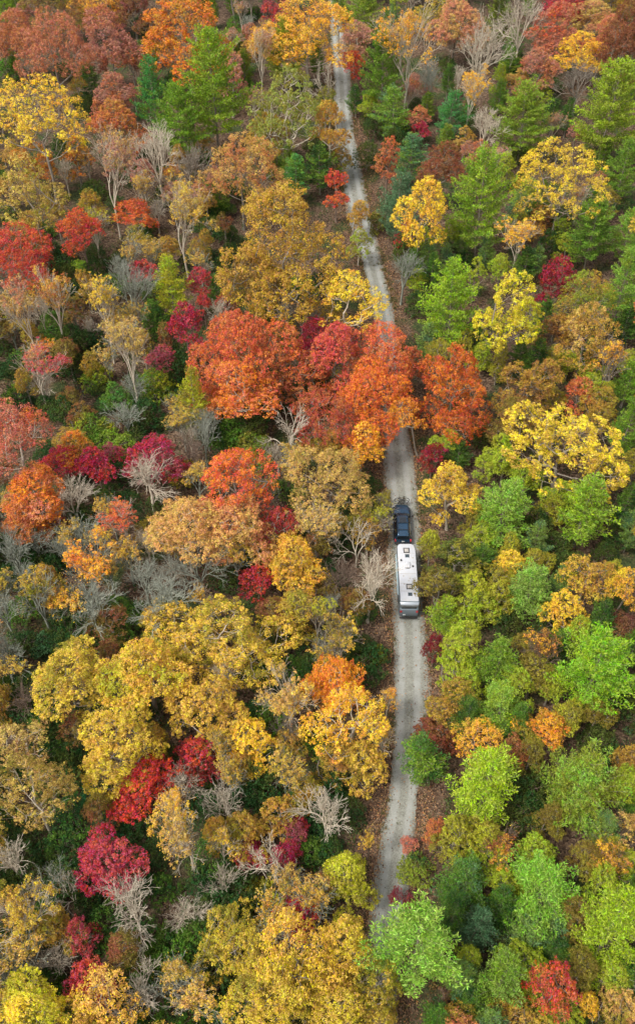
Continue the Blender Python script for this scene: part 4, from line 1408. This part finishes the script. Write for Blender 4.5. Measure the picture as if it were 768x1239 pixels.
575 710 52 48 B limeolive chartreuse g | lime olive crown beside the grey green feathery tree
640 716 78 84 P greygreen mint g | grey green feathery tree with a soft rounded crown
540 744 48 50 P lime green g | small lime pine at the road just behind the trailer
712 696 62 64 B ochre bronze g | bronze gold crown below the full green pine
758 706 42 62 B amber yellow g | amber crown on the right edge beside the bronze gold crown
684 740 64 50 Y amber yellow g | amber yellow cap over grey stems below the feathery tree
758 756 42 44 B mauvebrown brown g | mauve brown crown on the right edge
562 776 60 64 B limeolive lime g | lime olive crown below the small roadside lime pine
526 780 28 34 M darkred mauve b | dark red bush on the road edge below the trailer
603 802 66 74 P green pinegreen g | green pine beside the brown twiggy gap
655 792 48 64 S brown amber b | brown twiggy tree dotted with yellow leaves
720 812 110 120 P brightgreen lime g | large bright green tree on the right with layered boughs
545 842 58 54 B olive bronze g | olive bronze crown on the verge above the rust thicket
605 854 68 64 P mint lime g | pale mint pine above the amber orange crown
655 876 58 54 B amberorange olive g | amber orange crown between mint pine and large bright tree
535 884 62 46 U redbrown brown g | rust brown thicket at the road above the dark green pine
576 890 54 30 B amber gold g | amber cap behind the big lime tree
586 950 106 114 P limebright lime g | big lime tree beside the lower road
512 918 62 70 P darkgreen green g | dark green tree overhanging the lower road
622 906 42 44 M rust brown b | dark rust tree between the big lime tree and olive pine
700 952 114 116 P olivegreen mint g | big olive green pine below the large bright tree
760 918 42 44 B bronze brown g | bronze crown on the right edge by the olive pine
170 952 80 76 M redvivid red b | bright scarlet maple below the golden grove
138 992 46 48 U emeralddark dark g | emerald bush between the scarlet and crimson maples
85 986 62 54 U dark pinegreen g | broad dark bush below the olive gold oak
72 1024 50 46 U pinegreen dark g | green bush above the bare gnarled pair
110 962 42 38 U dark emeralddark g | dark bush touching the scarlet maple
130 1042 90 76 M crimson rose b | wide crimson maple above the white dense fan tree
160 1098 94 88 N tan tan w | dense white fan shaped tree below the wide crimson maple
213 1108 40 104 N tan tan w | tall narrow white snag beside the dense white fan tree
210 974 54 50 S amber gold w | amber sprigged tree beside the scarlet maple
226 1012 78 86 S gold tan w | gold half bare tree with white limbs beside the crimson maple
14 1042 58 66 N tan tan w | grey bare tree on the left edge below the tan brown oak
60 1064 56 74 N tan tan t | teal gnarled bare tree above the orange sprigs
86 1082 52 54 N tan tan w | leaning pale dead limb tree beside the white fan tree
80 1056 28 28 U ochre olive g | small olive gold bush beside the gnarled bare tree
26 1104 80 84 S gold bronze w | gold half bare tree on the left edge below the gnarled tree
32 1152 72 54 S gold tan t | gold sprigged low tree near the bottom corner
20 1184 74 64 N tan tan t | leaning teal bare tree in the bottom corner
97 1132 44 64 M rose darkred b | rosy red slim tree left of the white fan tree
96 1144 40 58 N tan tan w | small white bare tree before the rosy red leaves
106 1188 64 54 M red rose b | red low tree above the gold tan crown
125 1218 84 60 B gold tan g | gold tan crown at the bottom edge below the red low tree
45 1234 112 30 B chartreuse yellow g | yellow crown cut by the bottom edge at the corner
236 1208 62 62 S tan gold w | tan half bare tree at the bottom edge beside the golden oaks
195 1196 54 56 N tan tan t | teal bare brush at the bottom below the narrow snag
275 978 54 74 N tan tan w | white bare tree beside the straight trunk of the amber tree
268 1022 44 54 S chartreuse gold w | yellow green thin tree beside the white antler tree
270 1068 44 60 N tan tan w | pale bare tree above the golden bottom oaks
331 1038 82 92 N tan tan w | white antler shaped bare tree before crimson leaves
358 1002 40 40 M mauve crimson b | mauve crimson tree behind the white antler tree
302 1032 40 30 M crimson rose b | small crimson tree beside the white antler tree
346 1034 44 44 M crimson mauve b | dark crimson leaves inside the white antler tree
395 988 80 80 N tan tan w | white wide bare tree by the lower road
390 1010 54 50 U dark darkolive g | dark bush under the white wide bare tree
318 1084 52 30 U olive chartreuse g | olive bush above the golden bottom oaks
447 1020 26 48 S gold amber b | thin gold sapling on the verge of the lower road
424 1066 76 80 B chartreuse olive g | yellow olive crown beside the lower road bend
398 1072 34 44 S rust bronze g | rust sprig between the antler tree and yellow olive crown
360 1106 56 40 M red crimson b | red cap peeking above the golden bottom oaks
284 1138 92 96 B goldolive olive g | golden oak nearest the bottom white trees
354 1150 90 98 B gold goldolive g | golden oak in front of the red cap
408 1148 80 90 B goldolive gold g | golden olive oak beside the lower road bend
330 1208 118 84 B goldolive olive g | big golden oak cut by the bottom edge
402 1212 88 80 B goldolive ochre g | olive gold oak cut by the bottom edge beside the road
502 1146 118 150 P mintpale mint g | big pale mint pine at the end of the lower road
476 1082 28 28 M mauve darkred b | dark mauve sapling on the lower road bend
492 1019 24 16 M salmon rose b | small pinkish sapling over the lower road
502 1052 50 48 U olivegreen dark g | olive green bush above the big pale mint pine
528 1004 34 34 M rust brown b | rust sapling below the big lime tree
562 1068 78 82 P pinegreen teal g | deep green pine beside the big pale mint pine
576 1122 54 76 P greyteal teal g | blue grey pine touching the big pale mint pine
605 1026 54 34 S redbrown amber b | red brown twiggy tree dotted yellow below the big lime tree
655 1076 100 100 P mintbright mint g | bright mint pine below the big olive green pine
640 1132 62 54 P greygreen teal g | grey green pine under the bright mint pine
740 1122 96 120 P lime limebright g | large lime tree on the right edge near the bottom
608 1186 74 80 P greygreen green g | grey green pine near the bottom edge beside the red tree
672 1196 66 76 M red rust b | red orange tree at the bottom edge between green pines
712 1216 34 44 M amber yellow b | small yellow tree at the bottom edge beside the red orange tree
738 1046 62 54 S bronze amber b | bronze twiggy tree above the large lime tree
750 1220 56 54 B tan olive g | tan crown in the bottom right corner
620 1232 56 26 B ochre tan g | tan gold crown cut by the bottom edge before the grey green pine
556 1234 46 24 B ochre olive g | olive gold crown cut by the bottom edge next to the mint pine
755 1002 44 62 S bronze tan b | bronze half bare tree on the right edge below the olive pine
452 1192 62 74 B olive gold g | olive crown closing over the lower end of the road
410 6 30 30 P pinegreen olivegreen g | dark pine closing over the road at the top edge
466 1228 60 40 B ochre olive g | ochre crown at the bottom edge over the hidden road
394 120 32 34 B paleolive olive g | small pale olive crown beside the narrow far road
413 188 30 32 B bronze olive g | small bronze crown leaning over the far road edge
432 256 30 34 B ochre bronze g | small ochre crown overhanging the road beside the bronze oak
430 120 26 34 P dark pinegreen g | small dark pine squeezed against the far road
456 268 28 40 U olive darkolive g | olive bush on the far verge opposite the bronze oak
476 446 62 62 B orangered rust g | orange red crown over the middle of the hidden road
"""
NAMES = dict(B='broadleaf_tree', Y='broadleaf_tree', M='small_tree', U='shrub', N='bare_tree', G='bare_tree', S='half_bare_tree', P='pine_tree')
GROUPS = dict(B='broadleaf trees in autumn colour', Y='broadleaf trees in autumn colour', M='small red trees under the canopy', U='shrubs of the forest floor',
              N='bare pale trees', G='bare pale trees', S='half bare trees', P='green pines')
CATS = dict(B='tree', Y='tree', M='tree', U='shrub', N='tree', G='tree', S='tree', P='tree')
MINH = dict(B=8, Y=11, M=4, U=1.6, N=6, G=8, S=6, P=6)
rs = random.Random(11)
BASES = []


def plant(p, kind, base, tilt, spin, sx, sz, col, acc, bark, label, group):
    root = link(NAMES[kind], None)
    root.location = base
    root.rotation_euler = (Matrix(tilt) @ Matrix.Rotation(spin, 3, 'Z')).to_euler()
    f = rs.uniform(0.88, 1.14)
    root.scale = (sx * f, sx / f, sz)
    tag(root, label, CATS[kind], group)
    t = link('trunk', p.trunk, root)
    v = rs.uniform(0.85, 1.15)
    t.color = tuple(lin(x) * v for x in BARK[bark]) + (1,)
    if p.crown is not None:
        c = link('crown', p.crown, root)
        c.color = tuple(x * rs.uniform(0.94, 1.06) for x in col) + (1,)
        c['accent'] = [float(x) for x in acc]
    return root


def place(u, v, w, h, kind, col, acc, bark, label, group):
    pool = PROTO[kind]
    z = {'M': 6, 'U': 1.8}.get(kind, 12)
    for _ in range(4):
        P = at(u, v, z)
        s = px_per_m(P)
        D = w * (1.07 if kind in 'BY' else 1.0) / s
        best = sorted(pool, key=lambda q: abs(math.log(q.D / D)))
        near = [q for q in pool if abs(math.log(q.D / best[0].D)) < 0.05]
        p = near[int(abs(hash((round(u * 7), round(v * 13)))) % len(near))]
        sx = D / p.D
        # height of the crown from its height in the picture
        dep = math.atan2(CAM_H - z, P.y)
        a = D / 2
        want = h / 2 / s
        c2 = want * want - (a * math.sin(dep)) ** 2
        c = math.sqrt(max(c2, 0.0)) / math.cos(dep)
        sz = min(max(c / p.c, 0.75 * sx), 1.35 * sx)
        if kind in 'BYSNGP': sz = max(sz, min(1.0, 7.0 / p.H * 1.0), 0.75 * sx)
        sz = min(sz, 25.0 / p.H)
        if kind in 'NG': sz = min(sz, 1.1 * sx)
        z = p.zc * sz
    C = at(u, v, z)
    base = Vector((C.x, C.y, 0))
    # keep every foot off the road: the trunk stands on the verge and leans over
    sd, i = road_dist(base.x, base.y)
    sd, i = float(sd[0]), int(i[0])
    lim = ROAD_W[i] / 2 + (0.7 if kind in 'BYSNPG' else 0.5)
    tilt = Matrix.Identity(3)
    if abs(sd) < lim:
        nrm = Vector((-ROAD_T[i, 1], ROAD_T[i, 0], 0))
        if nrm.x < 0: nrm = -nrm
        sg = 1 if sd >= 0 else -1
        if u < 470 and sd > 0 and v > 500: sg = -1
        push = sg * lim - sd
        base = base + nrm * push
        ang = math.atan2(abs(push), z)
        ax = Vector((0, 0, 1)).cross(nrm * (-1 if push > 0 else 1))
        tilt = Matrix.Rotation(ang, 3, ax)
    else:
        ax = Vector((rs.uniform(-1, 1), rs.uniform(-1, 1), 0)).normalized()
        ang = math.radians(rs.uniform(0, 3.0))
        tilt = Matrix.Rotation(ang, 3, ax)
        # keep the crown where it is
        off = tilt @ Vector((0, 0, z))
        base = base - Vector((off.x, off.y, 0))
    base.z = -0.25 if kind != 'U' else -0.15
    BASES.append((base.x, base.y, D / 2))
    return plant(p, kind, base, tilt, rs.uniform(0, 6.28), sx, sz, col, acc, bark, label, group)


def build_trees():
    for ln_ in TREES.strip().splitlines():
        data, label = ln_.split('|')
        u, v, w, h, kind, ca, cb, bark = data.split()
        u, v, w, h = float(u), float(v), float(w), float(h)
        label = label.strip()
        if kind == 'N' and ('gnarled' in label or 'antler' in label or 'snag' in label or 'dead' in label or 'arching' in label): kind = 'G'
        place(u, v, w, h, kind, rgb(ca), rgb(cb), bark, label, GROUPS[kind])


build_trees()

# smaller growth in the gaps between the named crowns: alike saplings and shrubs, nothing in the photograph tells them apart
FILL = dict(
    west=[('N', 'tan', 'tan', 't', 4), ('N', 'tan', 'tan', 'w', 3), ('S', 'ochre', 'tan', 't', 12), ('U', 'dark', 'darkolive', 'b', 42), ('U', 'pinegreen', 'dark', 'b', 16), ('B', 'bronze', 'olive', 'g', 8), ('B', 'olivebrown', 'redbrown', 'g', 6)],
    east=[('P', 'pinegreen', 'dark', 'g', 20), ('P', 'greygreen', 'teal', 'g', 12), ('B', 'limeolive', 'lime', 'g', 30), ('B', 'olive', 'chartreuse', 'g', 16), ('B', 'olivebrown', 'olive', 'g', 10), ('S', 'bronze', 'amber', 'b', 4), ('U', 'darkolive', 'dark', 'b', 16)],
    far=[('S', 'pinkbrown', 'tan', 'w', 22), ('B', 'pinkbrown', 'rust', 'g', 20), ('N', 'tan', 'tan', 'w', 16), ('B', 'bronze', 'tan', 'g', 18), ('P', 'pinegreen', 'olivegreen', 'g', 16), ('U', 'darkolive', 'dark', 'b', 22)])
FILL_LABEL = dict(
    Nt='thin teal grey sapling without leaves in a gap between larger trees', Nw='thin white sapling without leaves in a gap between larger trees',
    St='thin teal stemmed sapling with a few ochre leaves in a gap', Ud='low dark green shrub in the shade between the trunks', Up='low mid green shrub in the shade between the trunks',
    Bl='short lime olive tree filling a gap in the canopy', Bb='short bronze tree filling a gap in the canopy', Bo='short olive tree filling a gap in the canopy', Bw='short olive brown tree filling a gap in the canopy', Pp='short dark pine filling a gap among taller trees',
    Pg='short grey green pine filling a gap among taller trees', Sb='thin brown stemmed sapling with bronze leaves in a gap', Sp='thin pinkish half bare sapling in a gap of the far forest',
    Bp='short pink brown tree filling a gap in the far canopy')


_HEADS = []
_USED = set()


def _read_heads():
    """The short name of every described tree ('bright orange tree') where no other tree has the same."""
    stop = set('on beside between below above behind under with at cut in by over from to near leaning standing directly right just merging rising touching dotted tangled while nearest opposite along left before across and reaching of spread fanning hiding brushing covering overhanging around next poking jutting pushed standing arching growing closing squeezed inside peeking'.split())
    rows = []
    for ln_ in TREES.strip().splitlines():
        d, lab = ln_.split('|')
        u, v, w, h = [float(x) for x in d.split()[:4]]
        words_ = []
        for x in lab.split():
            if x in stop and len(words_) >= 2: break
            words_.append(x)
        rows.append((u, v, w, h, ' '.join(words_)))
    n = {}
    for r in rows: n[r[4]] = n.get(r[4], 0) + 1
    for r in rows:
        if n[r[4]] == 1 and 2 <= len(r[4].split()) <= 7 and r[3] > 26: _HEADS.append(r)


_read_heads()


def tell_apart(what, u, v, shared):
    """'<what> just below the bright orange tree': the nearest described tree that no alike neighbour has claimed; else the shared label."""
    near = sorted(_HEADS, key=lambda r: (r[0] - u) ** 2 + (r[1] - v) ** 2)[:5]
    for r in near:
        du, dv = (u - r[0]) / r[2], (v - r[1]) / r[3]
        if du * du + dv * dv > 2.2: continue
        rel = 'just below' if dv > abs(du) else 'just above' if -dv > abs(du) else 'beside'
        lab = what + ' ' + rel + ' the ' + r[4]
        if lab in _USED or len(lab.split()) > 16: continue
        _USED.add(lab)
        return lab
    return shared


def build_fill():
    rng = np.random.default_rng(77)
    E = []
    for ln_ in TREES.strip().splitlines():
        d = ln_.split('|')[0].split()
        E.append([float(x) for x in d[:4]] + [0.62 if d[4] in 'NS' else 0.98 if d[4] == 'M' else 0.86])
    E = np.array(E)
    done = []
    for _ in range(9000):
        if len(done) >= 530: break
        v = rng.uniform(-5, 1245); u = rng.uniform(-5, 773)
        gap = 7.2 + 0.0175 * v                                  # spacing in the picture
        q = ((u - E[:, 0]) / (E[:, 2] / 2 * E[:, 4])) ** 2 + ((v - E[:, 1]) / (E[:, 3] / 2 * E[:, 4])) ** 2
        if q.min() < 1: continue
        if done and min((u - a) ** 2 + ((v - b) * 1.2) ** 2 for a, b in done) < gap * gap * 1.25: continue
        z = 4.0
        p = at(u, v, z)
        sd, _i = road_dist(p.x, p.y)
        if abs(sd[0]) < 5.0: continue
        done.append((u, v))
        zone = 'far' if v < 250 and rng.uniform() < 0.7 else 'west' if sd[0] < 0 else 'east'
        T = FILL[zone]
        w = np.array([t[4] for t in T], float)
        k, ca, cb, bk, _w = T[int(rng.choice(len(T), p=w / w.sum()))]
        D = rng.uniform(3.4, 5.4) if k != 'U' else rng.uniform(3.2, 6.0)
        key = k + (bk if k == 'N' else (ca[0] if ca != 'olivebrown' else 'w') if k != 'S' else {'ochre': 't', 'bronze': 'b', 'pinkbrown': 'p'}[ca])
        pool = sorted(PROTO[k], key=lambda q: q.D)[:5]
        q = pool[int(rng.integers(len(pool)))]
        s = D / q.D
        sz = rng.uniform(6.0, 9.5) / q.H if k != 'U' else s * rng.uniform(0.9, 1.6)
        zc = q.zc * sz
        p = at(u, v, min(zc, 6.5))
        sd, _i = road_dist(p.x, p.y)
        if abs(sd[0]) < 4.2: continue
        plant(q, k, Vector((p.x, p.y, -0.2)), Matrix.Identity(3), rng.uniform(0, 6.28), s, sz, rgb(ca), rgb(cb), bk,
              tell_apart(FILL_LABEL[key].split(' in ')[0].split(' filling')[0], u, v, FILL_LABEL[key]), FILL_LABEL[key].split(' in ')[0].split(' filling')[0].replace('sapling', 'saplings').replace('shrub', 'shrubs').replace('pine', 'pines').replace('tree', 'trees') + ' in the gaps')


build_fill()


def build_rim():
    """Trees whose crowns only just reach into the frame, so that the forest does not end at its edge."""
    rng = np.random.default_rng(5)
    opts = [('B', 'rust', 'brown', 'g'), ('B', 'gold', 'olive', 'g'), ('P', 'green', 'lime', 'g'), ('S', 'tan', 'gold', 'w'), ('B', 'olive', 'bronze', 'g'), ('N', 'tan', 'tan', 't')]
    spots = []
    for v in np.arange(-40, 1290, 62):
        for u0 in (-48, 816):
            spots.append((u0 + rng.uniform(-14, 10) * (1 if u0 < 0 else -1), v + rng.uniform(-15, 15)))
    for u in np.arange(-20, 800, 58):
        spots.append((u + rng.uniform(-12, 12), -38 + rng.uniform(-8, 6)))
        spots.append((u + rng.uniform(-12, 12), 1296 + rng.uniform(-5, 12)))
    for u, v in spots:
        if v < 0 and 380 < u < 430: continue
        if v > 1240 and 400 < u < 480: continue
        k, ca, cb, bk = opts[int(rng.integers(len(opts)))]
        w = 64 + 0.03 * v
        what = {'rust': 'rust crown tips', 'gold': 'gold crown tips', 'green': 'green pine tips', 'tan': 'pale twig tips', 'olive': 'olive crown tips'}[ca]
        place(u, v, w, w, k, rgb(ca), rgb(cb), bk, tell_apart(what + ' at the picture edge', min(max(u, 12), 756), min(max(v, 12), 1227), what + ' of a tree just past the picture edge'), 'trees along the picture edge')


build_rim()


# ------------------------------------------------------------------ undergrowth, fallen leaves
def build_undergrowth():
    rng = np.random.default_rng(21)
    # bushy clumps over the whole wooded ground in view
    n = 19000
    u, v = rng.uniform(-60, 830, n), 1300 - 1340 * rng.uniform(0, 1, n) ** 1.0
    pts = np.array([tuple(at(a, b)) for a, b in zip(u, v)])
    # even out per square metre: keep with a probability that falls towards the viewer
    d = pts[:, 1]
    keep = rng.uniform(0, 1, n) < np.clip(d / 170, 0.3, 1.0)
    pts = pts[keep]
    sd, _ = road_dist(pts[:, 0], pts[:, 1])
    pts = pts[np.abs(sd) > 4.2]
    m = len(pts)
    rad = rng.uniform(0.4, 1.1, m); hgt = rng.uniform(0.4, 2.3, m)
    per = 30
    dd = unit(rng.normal(size=(m, per, 3)) + np.array([0, 0, 0.5]))
    p = pts[:, None] + dd * rng.uniform(0.3, 1, (m, per, 1)) * np.stack([rad, rad, hgt], 1)[:, None] + np.array([0, 0, 0.25])
    p[..., 2] = np.maximum(p[..., 2], 0.05)
    nr = unit(dd + np.array([0, 0, 0.6]) + rng.normal(0, 0.5, dd.shape))
    me = leaves_mesh('undergrowth', p.reshape(-1, 3), nr.reshape(-1, 3), 0.25, rng, undergrowth_material())
    tag(link('undergrowth', me), 'dark low undergrowth covering the forest floor between the trees', 'undergrowth', kind='stuff')


def build_fallen():
    rng = np.random.default_rng(31)
    # thick on the verges, thin on the gravel
    seg = np.linalg.norm(np.diff(ROAD_C, axis=0), axis=1)
    s = np.concatenate([[0], np.cumsum(seg)])
    n = 60000
    t = s[-1] * rng.uniform(0, 1, n) ** 0.8
    t = s[-1] - s[-1] * rng.uniform(0, 1, n) ** 1.25
    cx, cy, w = np.interp(t, s, ROAD_C[:, 0]), np.interp(t, s, ROAD_C[:, 1]), np.interp(t, s, ROAD_W)
    tx, ty = np.interp(t, s, ROAD_T[:, 0]), np.interp(t, s, ROAD_T[:, 1])
    side = np.where(rng.uniform(0, 1, n) < 0.5, -1, 1)
    off = w / 2 + np.abs(rng.normal(0, 1.5, n)) - rng.exponential(0.26, n)
    stray = rng.uniform(0, 1, n) < 0.025
    off = np.where(stray, w / 2 * rng.uniform(0, 1, n), off) * side
    x, y = cx - ty * off, cy + tx * off
    onroad = np.abs(off) < w / 2 + 0.2
    z = np.where(onroad, 0.035 + 0.05 * (0.25 - (off / w) ** 2), 0.03) + rng.uniform(0, 0.05, n)
    nr = unit(np.array([0, 0, 1.0]) + rng.normal(0, 0.35, (n, 3)))
    mat = scatter_material('fallen_leaf', [(0.0, (0.07, 0.038, 0.024)), (0.35, (0.17, 0.085, 0.05)), (0.62, (0.28, 0.16, 0.09)), (0.80, (0.36, 0.23, 0.12)), (0.9, (0.42, 0.16, 0.06)), (1.0, (0.46, 0.33, 0.10))])
    me = leaves_mesh('fallen_leaves', np.stack([x, y, z], 1), nr, 0.20, rng, mat, 0.7, 0.15)
    tag(link('fallen_leaves', me), 'brown fallen leaves lying along both edges of the gravel road', 'fallen leaves', kind='stuff')


build_undergrowth()
build_fallen()


def build_weeds():
    """Grass and weeds: ragged tufts on both verges and a few along the crown of the road between the wheel tracks."""
    rng = np.random.default_rng(41)
    seg = np.linalg.norm(np.diff(ROAD_C, axis=0), axis=1)
    s = np.concatenate([[0], np.cumsum(seg)])
    n = 2600
    t = s[-1] * rng.uniform(0, 1, n)
    cx, cy, w = np.interp(t, s, ROAD_C[:, 0]), np.interp(t, s, ROAD_C[:, 1]), np.interp(t, s, ROAD_W)
    tx, ty = np.interp(t, s, ROAD_T[:, 0]), np.interp(t, s, ROAD_T[:, 1])
    patch = np.sin(t * 0.21) + np.sin(t * 0.53 + 2) + rng.normal(0, 0.7, n)
    off = (w / 2 + rng.normal(0.15, 0.38, n)) * np.where(rng.uniform(0, 1, n) < 0.5, -1, 1)
    mid = rng.uniform(0, 1, n) < 0.10
    off = np.where(mid, rng.normal(0, 0.22, n), off)
    ok = (patch > 0.1) & ~((np.abs(cy - trailer.location.y) < 12) & mid)
    cx, cy, tx, ty, off, mid = cx[ok], cy[ok], tx[ok], ty[ok], off[ok], mid[ok]
    base = np.stack([cx - ty * off, cy + tx * off, np.where(np.abs(off) < 2.2, 0.03, 0.0)], 1)
    k = 26
    m = len(base)
    h = np.where(mid, 0.12, rng.uniform(0.15, 0.5, m))[:, None, None]
    p = base[:, None] + rng.normal(0, 0.16, (m, k, 3)) * np.array([1, 1, 0])
    d = unit(rng.normal(0, 0.55, (m, k, 3)) + np.array([0, 0, 1.0])) * h * rng.uniform(0.6, 1.3, (m, k, 1))
    wv = unit(np.cross(d, rng.normal(size=d.shape))) * 0.022
    V = np.stack([p - wv, p + wv, p + d * 0.6 + wv * 0.8, p + d], 2).reshape(-1, 3)
    F = np.arange(len(V)).reshape(-1, 4)
    mat = scatter_material('weed_blade', [(0.0, (0.045, 0.07, 0.018)), (0.4, (0.10, 0.12, 0.03)), (0.7, (0.20, 0.17, 0.06)), (1.0, (0.32, 0.25, 0.12))])
    tag(link('grass', mesh_from('grass', V, F, mat)), 'ragged grass and weeds along the edges of the gravel road', 'grass', kind='stuff')


build_weeds()
